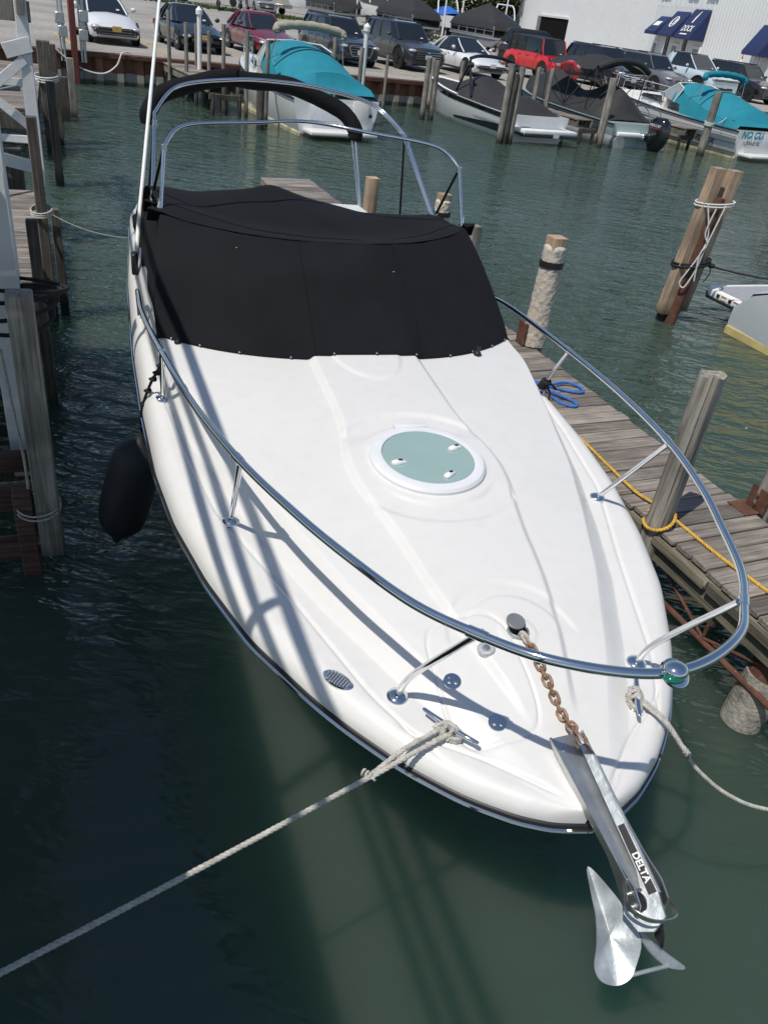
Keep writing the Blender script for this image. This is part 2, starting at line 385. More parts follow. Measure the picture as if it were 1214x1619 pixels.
def build_deck():
    us = np.concatenate([4.3*np.linspace(0, 1, 431)**1.25, np.linspace(4.35, 7.3, 30)])
    qv = np.linspace(-1, 1, 341); qv = np.sign(qv)*(1-(1-np.abs(qv))**1.12)
    U, Q = np.meshgrid(us, qv, indexing='ij'); Wd = Q*np.maximum(hb(U), .004); Z = deck_z(U, Wd)
    vs = np.stack([Wd, U, Z], -1).reshape(-1, 3); nu, nv = U.shape
    i = np.arange(nu-1)[:, None]*nv+np.arange(nv-1)[None, :]
    fs = np.stack([i, i+1, i+nv+1, i+nv], -1).reshape(-1, 4)
    # cut the opening for the hawse pipe
    c = vs[fs].mean(1); keep = np.hypot(c[:, 0], c[:, 1]-.70) > .037
    me = bpy.data.meshes.new('deck'); me.from_pydata(vs.tolist(), [], fs[keep].tolist()); me.polygons.foreach_set('use_smooth', [True]*len(me.polygons))
    return me
def deck_mat():
    m, t, b = nodes('deck_gelcoat_nonskid'); L = t.links.new
    tc = N(t, 'ShaderNodeTexCoord'); n = N(t, 'ShaderNodeTexNoise'); n.inputs['Scale'].default_value = 2.2; n.inputs['Detail'].default_value = 7; n.inputs['Roughness'].default_value = .65; L(tc.outputs['Object'], n.inputs['Vector'])
    r = ramp(t, [(.3, (.665, .657, .64)), (.6, (.685, .677, .66)), (.8, (.695, .69, .675))]); L(n.outputs[0], r.inputs[0])
    # small dirt specks
    v = N(t, 'ShaderNodeTexVoronoi'); v.inputs['Scale'].default_value = 9; L(tc.outputs['Object'], v.inputs['Vector'])
    rs = ramp(t, [(.012, (.25, .24, .21)), (.03, (1, 1, 1))]); L(v.outputs['Distance'], rs.inputs[0])
    n3 = N(t, 'ShaderNodeTexNoise'); n3.inputs['Scale'].default_value = 14; n3.inputs['Detail'].default_value = 8; L(tc.outputs['Object'], n3.inputs['Vector'])
    r3 = ramp(t, [(.33, (.975, .972, .965)), (.52, (1, 1, 1))]); L(n3.outputs[0], r3.inputs[0])
    m1 = N(t, 'ShaderNodeMix', data_type='RGBA', blend_type='MULTIPLY'); m1.inputs[0].default_value = 1; L(r.outputs[0], m1.inputs[6]); L(r3.outputs[0], m1.inputs[7])
    m2 = N(t, 'ShaderNodeMix', data_type='RGBA', blend_type='MULTIPLY'); m2.inputs[0].default_value = .6; L(m1.outputs[2], m2.inputs[6]); L(rs.outputs[0], m2.inputs[7])
    L(m2.outputs[2], b.inputs['Base Color']); b.inputs['Roughness'].default_value = .3; b.inputs['Specular IOR Level'].default_value = .45
    nb = N(t, 'ShaderNodeTexVoronoi'); nb.inputs['Scale'].default_value = 260; L(tc.outputs['Object'], nb.inputs['Vector'])
    bu = N(t, 'ShaderNodeBump'); bu.inputs['Strength'].default_value = .12; bu.inputs['Distance'].default_value = .002; L(nb.outputs['Distance'], bu.inputs['Height']); L(bu.outputs[0], b.inputs['Normal'])
    return m
M_['deck'] = deck_mat(); M_['padgrey0'] = simple('grey_plastic', (.16, .17, .185), .45, 0, .08, 20)
dm = build_deck(); dm.materials.append(M_['deck']); deck = put('deck', dm, boat)
# hull sides
def hull_ring(k, n=70):
    z, rake, sc_, aft = k; L = []
    for i in range(n+1):
        s = (i/n)**1.35; u = rake+(aft-rake)*s; L.append(Vector((float(hb(7.3*s))*sc_, u, z)))
    return L
lv = [(1.2, 0, 1, 7.3), (1.14, .03, .985, 7.3), (1.0, .18, .90, 7.3), (.7, .55, .78, 7.32), (.35, .95, .70, 7.34), (.05, 1.3, .66, 7.36), (-.2, 1.6, .56, 7.36), (-.5, 2.1, .1, 7.36)]
hm = MB()
for sgn in (-1, 1):
    rs = [[Vector((p.x*sgn, p.y, p.z)) for p in hull_ring(k)] for k in lv]; hm.rings(rs, closed=False, cap=False)
tr = [Vector((float(hb(7.3))*k[2], k[3], k[0])) for k in lv]; tr = [Vector((-p.x, p.y, p.z)) for p in tr]+tr[::-1]
hm.add(tr, [tuple(range(len(tr)))])
hm.build('hull', M_['gelside'], boat, smooth=50)
# rub rail: black extrusion with stainless insert
ol = [Vector((-float(hb(u)), u, 0)) for u in np.linspace(7.25, .0, 160)**1.0]
us = 7.25*np.linspace(1, 0, 150)**1.5
left = [Vector((-float(hb(u)), u, 0)) for u in us]; right = [Vector((-p.x, p.y, 0)) for p in left[-2::-1]]
out = left+right
nrm = []
for i in range(len(out)):
    t = (out[min(i+1, len(out)-1)]-out[max(i-1, 0)]).normalized(); nrm.append(Vector((t.y, -t.x, 0)))
def outl(off, z): return [p-n*off*-1+Vector((0, 0, z)) for p, n in zip(out, nrm)]
# outward sign check
sgn = 1 if (outl(.1, 0)[len(out)//2].y < out[len(out)//2].y) else -1
rr = MB(); rr.rings([[out[i]+nrm[i]*sgn*o+Vector((0, 0, z)) for o, z in [(-.02, 1.196), (.002, 1.193), (.006, 1.186), (.006, 1.150), (.002, 1.142), (-.03, 1.135)]] for i in range(len(out))], closed=True)
rub = rr.build('rub_rail', M_['black'], boat, smooth=60)
ri = MB(); ri.tube([out[i]+nrm[i]*sgn*.007+Vector((0, 0, 1.168)) for i in range(len(out))], .0085, 8); ri.build('metal_insert', M_['chrome'], rub)
# swim platform and cockpit floor under the cover
sp = MB(); sp.box((0, 7.7, .5), (2.2, .8, .1)); sp.build('swim_platform', M_['gel'], boat, bevel=.03, seg=2)
# ---- stainless bow rail
RL = [(-.05, 0, 1.95), (-.02, .16, 1.95), (.07, .33, 1.94), (.2, .455, 1.92), (.39, .6, 1.9), (.66, .73, 1.885), (.95, .85, 1.875), (1.38, .985, 1.85), (2.0, 1.11, 1.8), (2.72, 1.2, 1.74), (3.4, 1.265, 1.68), (3.85, 1.275, 1.645), (4.05, 1.275, 1.60), (4.16, 1.27, 1.5), (4.18, 1.265, 1.39)]
half = [Vector((w, u, z)) for u, w, z in RL]
path = cr([Vector((-p.x, p.y, p.z)) for p in half[:0:-1]]+half, 10)
rail = MB().tube(path, .0155, 14).build('bow_rail', M_['chrome'], boat)
STN = [((.585, .51), (.22, .452, 1.918)), ((1.72, .965), (1.36, .98, 1.85)), ((2.92, 1.19), (2.7, 1.198, 1.742))]
for sg in (-1, 1):
    for (bu_, bw_), (tu, tw, tz) in STN:
        b0 = Vector((sg*bw_, bu_, dz(bw_, bu_))); t0 = Vector((sg*tw, tu, tz)); nn = deck_n(sg*bw_, bu_)
        kn = b0+nn*.06+(t0-b0)*.18 if bu_ < 1 else b0.lerp(t0, .15)
        st = MB().tube(cr([b0, kn, t0], 8) if bu_ < 1 else [b0, t0], .0125, 12).build('stanchion', M_['chrome'], rail)
        MB().lathe([(.001, .016), (.018, .015), (.038, .007), (.042, 0), (.042, -.004)], b0+nn*.001, 24, nn).build('base_flange', M_['chrome'], rail)
        ii = min(range(len(path)), key=lambda i: (Vector(path[i])-t0).length); dirn = (Vector(path[ii+1])-Vector(path[ii-1])).normalized(); t0 = Vector(path[ii])
        MB().tube([t0-dirn*.03, t0+dirn*.03], .0185, 14).build('rail_fitting', M_['chrome'], rail)
# bicolour bow light on the rail
lt = MB().lathe([(.001, -.010), (.04, -.010), (.045, -.003), (.043, .005), (.037, .008), (.001, .010)], (.005, -.056, 1.95), 28, (0.1, -.45, .9)).build('bow_light', M_['chrome'], boat)
MB().ell((.0, -.06, 1.968), (.036, .032, .023), 20, 10).build('dome', M_['chrome'], lt)
MB().ell((-.012, -.076, 1.957), (.032, .022, .014), 18, 8).build('green_lens', M_['green'], lt)
# ---- round deck hatch
HC = Vector((0, 1.82, dz(0, 1.82))); hn = deck_n(0, 1.82)
hr = hn.to_track_quat('Z', 'Y').to_matrix()
def hp(x, y, z): return HC+hr @ Vector((x, y, z))
_hx = (hr @ Vector((1, 0, 0))); flipx = -1 if _hx.x < 0 else 1
hf = MB().lathe([(.230, .016), (.233, .020), (.252, .0215), (.276, .017), (.288, .004), (.289, -.02), (.230, -.02)], HC, 72, hn)
hf.f = [f for f in hf.f if len(f) == 4]; 
n_ = 72; hf.f += [((6*n_)+j, (6*n_)+(j+1) % n_, (j+1) % n_, j) for j in range(n_)]
hatch = hf.build('hatch', M_['frame'], boat, smooth=35)
MB().lathe([(.001, .0165), (.226, .0165), (.2295, .012), (.2295, -.01)], HC, 72, hn).build('pane', M_['glass_h'], hatch, smooth=30)
MB().box(HC+hn*.016+Vector((0, .282, .018)), (.18, .05, .02)).build('hinge_block', M_['frame'], hatch, bevel=.006, seg=2)
def latch(ang, aim):
    c = HC+hn*.024+Vector((math.cos(ang)*.172, math.sin(ang)*.172, 0)); c.z = HC.z+.017+(c.y-HC.y)*(-hn.y/hn.z)
    d = Vector((math.cos(aim), math.sin(aim), 0)); p = Vector((-d.y, d.x, 0))
    o = MB(); rs = []
    for s, hw, hh in [(-.036, .006, .004), (-.033, .014, .012), (-.02, .0165, .017), (0, .0165, .018), (.02, .014, .013), (.034, .011, .009), (.042, .006, .004)]:
        rs.append([c+d*s+p*hw*a+Vector((0, 0, hh*b)) for a, b in [(-1, 0), (-.9, .7), (-.4, 1), (.4, 1), (.9, .7), (1, 0)]])
    o.rings(rs); la = o.build('latch', M_['white'], hatch, smooth=50)
    MB().box(c+d*.006+Vector((0, 0, .0185)), (.013, .022, .003), Matrix.Rotation(aim-math.pi/2, 3, 'Z')).build('latch_slot', M_['black'], la, bevel=.001)
latch(R(195), R(195+170)); latch(R(20), R(20)); latch(R(-72), R(35))
# ---- fittings on the foredeck
def cleat(u, w, ang):
    nn = deck_n(w, u); b0 = Vector((w, u, dz(w, u))); d = Vector((math.cos(ang), math.sin(ang), 0))
    d = (d-nn*d.dot(nn)).normalized(); p = nn.cross(d)
    o = MB(); rs = []
    for s, r_, h in [(-.115, .004, .052), (-.11, .008, .051), (-.06, .0105, .046), (0, .012, .044), (.06, .0105, .046), (.11, .008, .051), (.115, .004, .052)]:
        rs.append([b0+d*s+nn*h+(p*math.cos(2*math.pi*k/10)+nn*math.sin(2*math.pi*k/10)*.8)*r_ for k in range(10)])
    o.rings(rs); c = o.build('cleat', M_['chrome'], boat, smooth=60)
    for s in (-.032, .032):
        MB().lathe([(.022, -.003), (.022, .004), (.012, .012), (.0095, .03), (.012, .046)], b0+d*s, 14, nn).build('cleat_post', M_['chrome'], c)
    return b0, d, nn
CL = cleat(.385, -.385, R(-52)+math.pi*.0-R(0)); CR_ = cleat(.40, .385, R(62))
# horn grille in the side deck
hg = MB(); nn = deck_n(-.70, .70); hgc = Vector((-.705, .70, dz(-.705, .70))); ax = Vector((.62, -.78, 0)); ax = (ax-nn*ax.dot(nn)).normalized(); ay = nn.cross(ax)
def oval(a, b, h, n=32): return [hgc+ax*a*math.cos(2*math.pi*k/n)+ay*b*math.sin(2*math.pi*k/n)+nn*h for k in range(n)]
hg.rings([oval(.066, .032, -.004), oval(.066, .032, .004), oval(.06, .027, .008), oval(.056, .023, .003), oval(.01, .004, .002)])
horn = hg.build('horn_grille', M_['chrome'], boat, smooth=40)
for k in range(-4, 5):
    wd_ = .021*math.sqrt(max(0, 1-(k*.0115/.055)**2)); c = hgc+ax*k*.0115+nn*.006
    MB().beam(c-ay*wd_, c+ay*wd_, .005, .006, nn).build('louvre', M_['steel'], horn)
# two round deck plates, water fill and windlass switch
def plate(u, w, r_, mt, name, prof=None):
    nn = deck_n(w, u); c = Vector((w, u, dz(w, u)+.001))
    o = MB().lathe(prof or [(.001, .004), (r_*.8, .005), (r_*.96, .004), (r_, 0), (r_, -.004)], c, 28, nn).build(name, M_[mt], boat, smooth=40)
    return o, c, nn
for (u, w) in ((.56, -.315), (.37, -.21)):
    o, c, nn = plate(u, w, .034, 'chrome', 'deck_plate')
    for k in range(4):
        a = k*math.pi/2+.5; MB().lathe([(.001, .003), (.006, .002), (.007, 0)], c+Vector((math.cos(a)*.017, math.sin(a)*.017, .0045)), 10, nn).build('plate_screw', M_['steel'], o)
o, c, nn = plate(.645, -.155, .034, 'steel', 'windlass_switch', [(.001, .012), (.012, .012), (.016, .006), (.03, .006), (.034, 0), (.034, -.004)])
MB().lathe([(.001, .010), (.008, .010), (.013, .005), (.013, 0)], c+nn*.008, 14, nn).build('button', M_['screw'], o)
# hawse pipe with hinged lid
PZ = dz(0, .63)+.004; PC = Vector((0, .70, PZ))
pp = MB().lathe([(.035, -.12), (.035, .014), (.040, .017), (.044, .012), (.046, -.004), (.035, -.008)], PC, 28)
pp.f = [f for f in pp.f if len(f) == 4]
hawse = pp.build('hawse_pipe', M_['steel'], boat)
MB().lathe([(.035, -.1), (.001, -.1)], PC, 20).build('pipe_well', M_['black'], hawse)
MB().lathe([(.001, .005), (.034, .005), (.038, .002), (.038, -.003), (.001, -.003)], PC+Vector((0, .032, .030)), 28, (0, -.22, .97)).build('pipe_lid', M_['padgrey0'], hawse, smooth=15)
# anchor roller platform (long channel) on the stem
rc = Vector((0, .26, 1.332)); re = Vector((.03, -.27, 1.212)); dv = (re-rc).normalized(); px = dv.cross(Vector((0, 0, 1))).normalized(); pz = px.cross(dv)
ro = MB()
def rp(s, x, z): return rc+dv*s+px*x+pz*z
Lr = (re-rc).length
base = [rp(0, -.06, .0), rp(0, .06, 0), rp(Lr*.98, .045, 0), rp(Lr*.98, -.045, 0)]
ro.prism(base, pz*.006)
roller = ro.build('anchor_roller', M_['steel'], boat, bevel=.001)
for sg in (-1, 1):
    prof = [(0, .005), (0, .016), (.12, .024), (.3, .026), (Lr*.8, .034), (Lr*.96, .05), (Lr+.03, .035), (Lr+.05, -.01), (Lr+.03, -.04), (Lr*.92, -.035), (Lr*.75, -.01), (.2, -.012), (.05, -.004)]
    MB().prism([rp(s, sg*(.062 if s < .1 else .055 if s < .3 else .048), z) for s, z in prof], px*sg*.005).build('cheek_plate', M_['steel'], roller)
MB().lathe([(.03, -.038), (.03, -.02), (.018, -.006), (.018, .006), (.03, .02), (.03, .038)], rp(Lr+.01, 0, -.005), 18, px).build('roller_wheel', M_['black'], roller)
for s, x in ((.23, -.03), (.05, -.03), (.05, .03)):
    MB().lathe([(.001, .007), (.007, .006), (.009, 0)], rp(s, x, .006), 12, pz).build('roller_bolt', M_['screw'], roller)
for s in (Lr*.97, Lr*1.03):
    MB().tube([rp(s, -.068, .01 if s < Lr else -.01), rp(s, .068, .01 if s < Lr else -.01)], .007, 10).build('roller_bolt', M_['screw'], roller)
# retaining bail hoop over the shank
bl = [rp(Lr*.9, .052, .02), rp(Lr*.97, .09, .055), rp(Lr*1.05, .12, .085), rp(Lr*1.14, .09, .10), rp(Lr*1.17, .03, .09), rp(Lr*1.15, -.03, .06), rp(Lr*1.06, -.055, .015)]
bp = cr(bl, 8); b2 = MB()
b2.rings([[p+pz*.013+dv*.0, p+pz*.013+dv*.003, p-pz*.013+dv*.003, p-pz*.013] for p in bp]); b2.build('retaining_hoop', M_['steel'], roller, smooth=60)

# ---- black canvas cover over windshield and cockpit
def pb(t):   # foot of the windshield cover on the deck
    a = abs(t); x = t*1.19; y = 2.97+.50*a**2.6; return Vector((x, y, max(dz(x, y), 1.50)+.004))
def pt(t):   # top edge of the windshield
    a = abs(t); return Vector((t*1.10, 3.72+.60*a**2.4, 2.055-.02*a))
def front(v, t):
    t = 2*t-1; p = pb(t).lerp(pt(t), v)
    n = Vector((t*.5, -.6, .6)).normalized()
    p += n*(.004*math.sin(31*t+9*v)*math.sin(7*t)*(1-v)+.006*math.exp(-((v-.12)/.1)**2)*math.cos(t*26))
    p += n*(.02*math.sin(math.pi*v)-.012*math.sin(math.pi*v)*math.cos(t*9.4)*.6)
    return p+n*.003*math.sin(23*t+5*v)*v
PK = Vector((-.19, 5.4, 2.02))
def top(v, t):
    t = 2*t-1; a = abs(t); s = pt(t)
    y = s.y+(6.7-s.y)*v; x = t*(1.10+.12*v)
    ze = 2.035-.105*float(np.clip((y-4.35)/.7, 0, 1)) if y < 5.05 else 1.93-(y-5.05)/1.65*.5
    zc = 2.055-.26*sm(v, 0, .3)-.40*sm(v, .25, 1)
    z = zc*(1-a**3.0)+ze*a**3.0
    d = math.hypot((x-PK.x)*.85, (y-PK.y)*.9); z += .40*max(0, 1-d/1.3)**1.05
    z += .006*math.sin(14*x+3*y)*v*(1-v)*3
    return Vector((x, y, float(z)))
cm = MB()
cm.grid(front, 22, 64); cm.grid(top, 40, 64)
for sg in (-1, 1):
    def side(v, s, sg=sg):
        # v along aft, s down
        if v < .35: tp = pt(sg).lerp(Vector((sg*1.13, 5.05, 1.93)), v/.35)
        else: tp = Vector((sg*1.13, 5.05, 1.93)).lerp(Vector((sg*1.22, 6.7, 1.435)), (v-.35)/.65)
        b0 = pb(sg).lerp(Vector((sg*1.235, 6.7, 1.40)), v**.8)
        p = tp.lerp(b0, s); p.x += sg*(.008*math.sin(26*v+4*s)*s+.006*math.sin(math.pi*s))
        return p
    cm.grid(side, 44, 14)
bm_ = cm
cover = cm.build('canvas_cover', M_['canvas'], boat, smooth=60)
# hem piping and seams
MB().tube([pb(t)+Vector((0, -.004, .004)) for t in np.linspace(-1, 1, 70)], .006, 6).build('hem', M_['boot'], cover)
MB().tube([Vector(top(.10, t))+Vector((0, 0, .002)) for t in np.linspace(0, 1, 70)], .0035, 6).build('seam', M_['boot'], cover)
for tt in (.37, .66):
    MB().tube([Vector(front(v, tt))+Vector((0, -.002, .002)) for v in np.linspace(0, 1, 24)], .0025, 6).build('seam', M_['boot'], cover)
for t in (-.93, -.8, -.62, -.38, -.17, .05, .27, .48, .64, .8, .93):
    p = pb(t)+Vector((0, -.012, .0)); 
    MB().lathe([(.001, .005), (.005, .004), (.0075, 0)], p+Vector((0, -.002, .012)), 10, (0, -.5, .86)).build('snap', M_['screw'], cover)
for (v, t) in ((.86, .2), (.72, .63)):
    p = Vector(front(v, t)); MB().lathe([(.001, .003), (.003, .002), (.0045, 0)], p+Vector((0, -.006, .006)), 8, (0, -.6, .8)).build('snap', M_['screw'], cover)
# ragged corner flaps on the windshield corners
for sg in (-1, 1):
    for y, q in ((4.36, 2.035), (5.0, 1.935)):
        f = MB(); c = Vector((sg*1.10, y, q)); f.prism([c+Vector((0, -.06, .015)), c+Vector((sg*.075, -.03, .03)), c+Vector((sg*.085, .02, -.06)), c+Vector((sg*.02, .04, -.07)), c+Vector((0, .05, .01))], (0, .012, .006)); f.build('corner_flap', M_['canvas'], cover)
# light / horn nub by the cover hem
np_ = pb(.66)+Vector((0, -.05, .0)); nb_ = MB().lathe([(.025, 0), (.024, .012), (.016, .02), (.016, .05), (.001, .053)], np_, 16).build('wiper_post', M_['black'], boat)
MB().lathe([(.02, 0), (.02, .01), (.012, .02), (.001, .022)], pb(-.92)+Vector((.02, -.05, 0)), 14).build('wiper_post', M_['black'], boat)
# ---- stainless cover / bimini hoops
def hoop(name, foot, corner, bend, apex, r_=.0125):
    pts = []
    h_ = [foot, corner, bend, (bend[0]*.45, (bend[1]+apex[1])/2, apex[2]-.012)]
    pts = [Vector((-p[0], p[1], p[2])) for p in h_]+[Vector(apex)]+[Vector(p) for p in h_[::-1]]
    pp_ = [pts[0]]+cr(pts[1:-1], 10)+[pts[-1]]
    return MB().tube(pp_, r_, 12).build(name, M_['chrome'], boat), pts
bim, _ = hoop('cover_hoop', (1.09, 4.38, 2.04), (1.05, 4.5, 2.42), (.90, 4.66, 2.53), (0, 5.0, 2.575))
bim2, _ = hoop('bimini_hoop', (1.12, 5.0, 1.92), (1.04, 5.8, 2.44), (.83, 6.1, 2.61), (0, 6.21, 2.705))
bim2b, _ = hoop('bimini_hoop', (1.12, 5.06, 1.92), (1.04, 5.86, 2.425), (.83, 6.16, 2.595), (0, 6.28, 2.69), .009)
bim3, P3 = hoop('bimini_hoop', (1.14, 7.2, 1.37), (1.02, 7.35, 2.24), (.85, 7.45, 2.40), (0, 7.58, 2.56))
bim3b, _ = hoop('bimini_hoop', (1.14, 7.26, 1.37), (1.0, 7.42, 2.22), (.83, 7.5, 2.38), (0, 7.64, 2.54), .009)
bpts = cr([P3[1]+Vector((0, 0, -.12)), P3[1], P3[2], P3[3], P3[4], P3[5], P3[6], P3[7], P3[7]+Vector((0, 0, -.12))], 12)
bb = MB(); nB = len(bpts)
bb.tube([p+Vector((0, .0, .004*math.sin(i*.35))) for i, p in enumerate(bpts)], [.02+.058*min(1, i/4, (nB-1-i)/4)*(1+.03*math.sin(i*.55)+.012*math.sin(i*1.7)) for i in range(nB)], 18); bb.build('bimini_boot', M_['boot'], bim3, smooth=70)
for sg in (-1, 1):
    MB().tube([(sg*1.05, 4.5, 2.42), (sg*1.12, 5.0, 1.98)], .0105, 10).build('strut', M_['black'], bim)
    MB().tube([(sg*1.04, 5.8, 2.42), (sg*1.13, 5.9, 1.62)], .0105, 10).build('strut', M_['black'], bim2)
    for y, z in ((4.40, 2.06), (5.0, 1.94)):
        MB().lathe([(.02, 0), (.02, .02), (.014, .035), (.014, .07), (.001, .075)], (sg*1.095 if y < 4.6 else sg*1.12, y, z-.02), 12).build('deck_mount', M_['chrome'], bim)
    MB().lathe([(.019, -.02), (.019, .02)], (sg*1.05, 4.5, 2.41), 12).build('joint', M_['chrome'], bim)
    MB().lathe([(.019, -.02), (.019, .02)], (sg*1.045, 5.7, 2.38), 12).build('joint', M_['chrome'], bim2)
# ---- whip antenna on the starboard coaming
MB().tube([(-1.26, 5.08, 1.45), (-1.20, 5.35, 1.80), (-.936, 6.5, 3.17), (-.78, 7.2, 4.0)], [.02, .016, .013, .008], 10).build('antenna', M_['white'], boat)
MB().box((-1.265, 5.05, 1.48), (.05, .1, .16)).build('antenna_mount', M_['black'], boat, bevel=.01)
# ================================================================ anchor, chain, lines, fender of the near cruiser
def BV(x, y, z): return BW(x, y, z)
anchor = thing('plough_anchor', 'galvanised plough anchor stowed on the bow roller, lettered DELTA on its shank', 'anchor', BW(0, -.2, 1.1), AL)
AO = Vector((0, -.2, 1.1))
def av(x, y, z): return Vector((x, y, z))-AO
S0 = Vector((.034, .165, 1.350)); S1 = Vector((.046, -.30, 1.232)); sd = (S1-S0).normalized(); sx = sd.cross(Vector((0, 0, 1))).normalized(); sz = sx.cross(sd)
_c, _s_ = math.cos(R(48)), math.sin(R(48)); sx, sz = sx*_c+sz*_s_, sz*_c-sx*_s_
def sp_(s, x, z): return S0+sd*s+sx*x+sz*z-AO
LS = (S1-S0).length
prof = [(-.035, -.014), (-.04, .0), (-.03, .014), (.05, .016), (LS*.6, .018), (LS*.95, .018), (LS+.05, .005), (LS+.075, -.045), (LS+.06, -.09), (LS+.0, -.11), (LS-.045, -.085), (LS-.03, -.035), (LS*.8, -.017), (LS*.5, -.016), (.05, -.015)]
MB().prism([sp_(s, -.009, z) for s, z in prof], sx*.018).build('shank', M_['galv'], anchor, bevel=.002)
fl = MB().prism([sp_(s, -.012, z) for s, z in [(.0, .014), (LS*.6, .017), (LS*.97, .017), (LS*.97, .022), (LS*.6, .022), (0, .019)]], sx*.024); fl.build('shank_flange', M_['galv'], anchor, bevel=.002)
MB().prism([sp_(s, .0105, z) for s, z in [(LS*.52, -.011), (LS*.52, .011), (LS*.96, .014), (LS*.96, -.013)]], sx*.001).build('dark_panel', M_['black'], anchor)
lettering('maker_lettering', 'DELTA', .030, M_['white'], anchor, frame(sp_(LS*.80, .0125, .002), sd, sz), bold=.0008)
pinm = MB().lathe([(.011, -.02), (.011, .02)], sp_(-.012, 0, 0), 12, sx); pinm.build('shackle_pin', M_['galv'], anchor)
MB().tube([sp_(-.012+.034*math.cos(a)*1.0-.02, .0, .0)+sx*(.019*math.sin(a)) for a in np.linspace(R(80), R(280), 18)], .006, 8).build('shackle', M_['galv'], anchor)
def blade(pts, th, name):
    P = [av(*p) for p in cr(pts, 4, True)]; c = sum(P, Vector())/len(P); nn = Vector()
    for i in range(len(P)): nn += (P[i]-c).cross(P[(i+1) % len(P)]-c)
    nn.normalize(); b = MB(); n = len(P)
    ring = lambda k, o: [c+(p-c)*k+nn*o for p in P]
    b.rings([[c+(p-c)*.02-nn*(.005) for p in P], ring(.6, -.004), ring(1, 0), ring(1, th), ring(.6, th-.004), [c+(p-c)*.02+nn*(th-.005) for p in P]], True, True); return b.build(name, M_['galv'], anchor, smooth=35)
T = (.0, -.055, 1.04); CN = (.034, -.325, 1.07)
blade([T, (-.045, -.15, 1.055), (-.082, -.235, 1.075), (-.100, -.295, 1.03), (-.118, -.338, .985), (-.105, -.372, .962), (-.06, -.392, .955), (-.02, -.392, .975), (.005, -.372, 1.0), (.03, -.33, 1.06), (.028, -.25, 1.075), (.02, -.15, 1.062)], .007, 'fluke_blade')
blade([CN, (.05, -.30, 1.06), (.085, -.325, 1.03), (.14, -.365, .995), (.185, -.395, .965), (.17, -.40, .962), (.12, -.385, .975), (.06, -.352, 1.03)], .007, 'fluke_blade')
MB().tube([av(-.01, -.385, .985), av(.125, -.385, .978)], .0065, 8).build('tie_bar', M_['galv'], anchor)
# dark tongue under the roller end
MB().prism([rp(Lr*.95, -.058, -.03)-AO, rp(Lr*1.06, -.058, -.03)-AO, rp(Lr*1.2, -.055, -.09)-AO, rp(Lr*1.24, -.055, -.125)-AO, rp(Lr*1.17, -.055, -.13)-AO, rp(Lr*1.0, -.058, -.06)-AO], px*.01).build('keel_gusset', M_['black'], anchor, bevel=.003)

# anchor chain: every link its own part
chain = thing('anchor_chain', 'short rusty anchor chain from deck pipe to anchor shackle', 'chain', BW(0, .45, 1.3), AL)
CO = Vector((0, .45, 1.3))
def stadium(l, w, r):
    p = []
    for k in range(10): a = -math.pi/2+math.pi*k/9; p.append(Vector((l/2-w/2+math.cos(a)*w/2, math.sin(a)*w/2, 0)))
    for k in range(10): a = math.pi/2+math.pi*k/9; p.append(Vector((-l/2+w/2+math.cos(a)*w/2, math.sin(a)*w/2, 0)))
    return MB().tube(p, r, 8, loop=True)
lm = stadium(.046, .029, .0056).mesh('link', smooth=60); lm.materials.append(M_['rust'])
cpath = resample(cr([(.0, .665, PZ+.012), (.008, .63, PZ+.012), (.016, .57, dz(.016, .57)+.016), (.024, .46, dz(.02, .46)+.013), (.03, .35, dz(.03, .35)+.013), (.032, .26, 1.355), (.034, .18, 1.36)], 12), .0325)
for i, p in enumerate(cpath[1:]):
    d_ = (Vector(cpath[min(i+2, len(cpath)-1)])-Vector(cpath[i])).normalized()
    o = put('link', lm, chain); tw = (R(38) if i % 2 else R(-52))+R(random.uniform(-14, 14))
    q = d_.to_track_quat('X', 'Z').to_matrix() @ Matrix.Rotation(tw, 3, 'X'); m4 = q.to_4x4(); m4.translation = p-CO; o.matrix_local = m4
rope_mb(cr([p-CO for p in [Vector((0, .69, PZ-.03)), Vector((-.004, .67, PZ+.03)), Vector((.004, .645, PZ+.032)), Vector((.008, .62, PZ+.018)), Vector((-.004, .63, PZ+.02)), Vector((-.008, .66, PZ+.028))]], 8), .0075).build('rope_tail', M_['rope'], chain)

# port and starboard bow lines
def cleat_wraps(C, mb, r, side):
    b0, d, nn = C; p = nn.cross(d)
    for k, h in ((0, .014), (1, .026)):
        pts = [b0+d*(.048*math.cos(a))+p*(.024*math.sin(a))+nn*(h+.003*math.sin(a*2)) for a in np.linspace(0, 2*math.pi, 22)]
        rope_mb([BW(*q) for q in pts], r, mb=mb)
    pts = [b0+d*-.05+p*-.02+nn*.02, b0+d*-.02+nn*.055, b0+d*.02+nn*.058, b0+d*.05+p*.02+nn*.02]
    rope_mb([BW(*q) for q in cr(pts, 8)], r, mb=mb)
    for s in (-.012, .014):
        pts = [b0+d*s+p*-.03+nn*.012, b0+d*s+p*-.02+nn*.034, b0+d*s+nn*.056, b0+d*s+p*.02+nn*.034, b0+d*s+p*.03+nn*.012]
        rope_mb([BW(*q) for q in cr(pts, 6)], r, mb=mb)
rl = MB()
cL = BW(*(CL[0]+Vector((0, 0, .03))))
eL = Vector((-.84, 1.0, 1.13)); kn = cL.lerp(eL, .215); kn.z = 1.245
over = cL.lerp(kn, .55)+Vector((0, 0, .015))
for off in (-.011, .011):
    o_ = Vector((-.4, .8, 0)).normalized()*off
    rope_mb(cr([cL+o_*1.6, over+o_*1.4, kn+o_*.3], 12), .0094, mb=rl)
far = eL+(eL-kn).normalized()*1.6; far.z = 1.07
rope_mb(sag(kn, far, .035, 40), .0094, mb=rl)
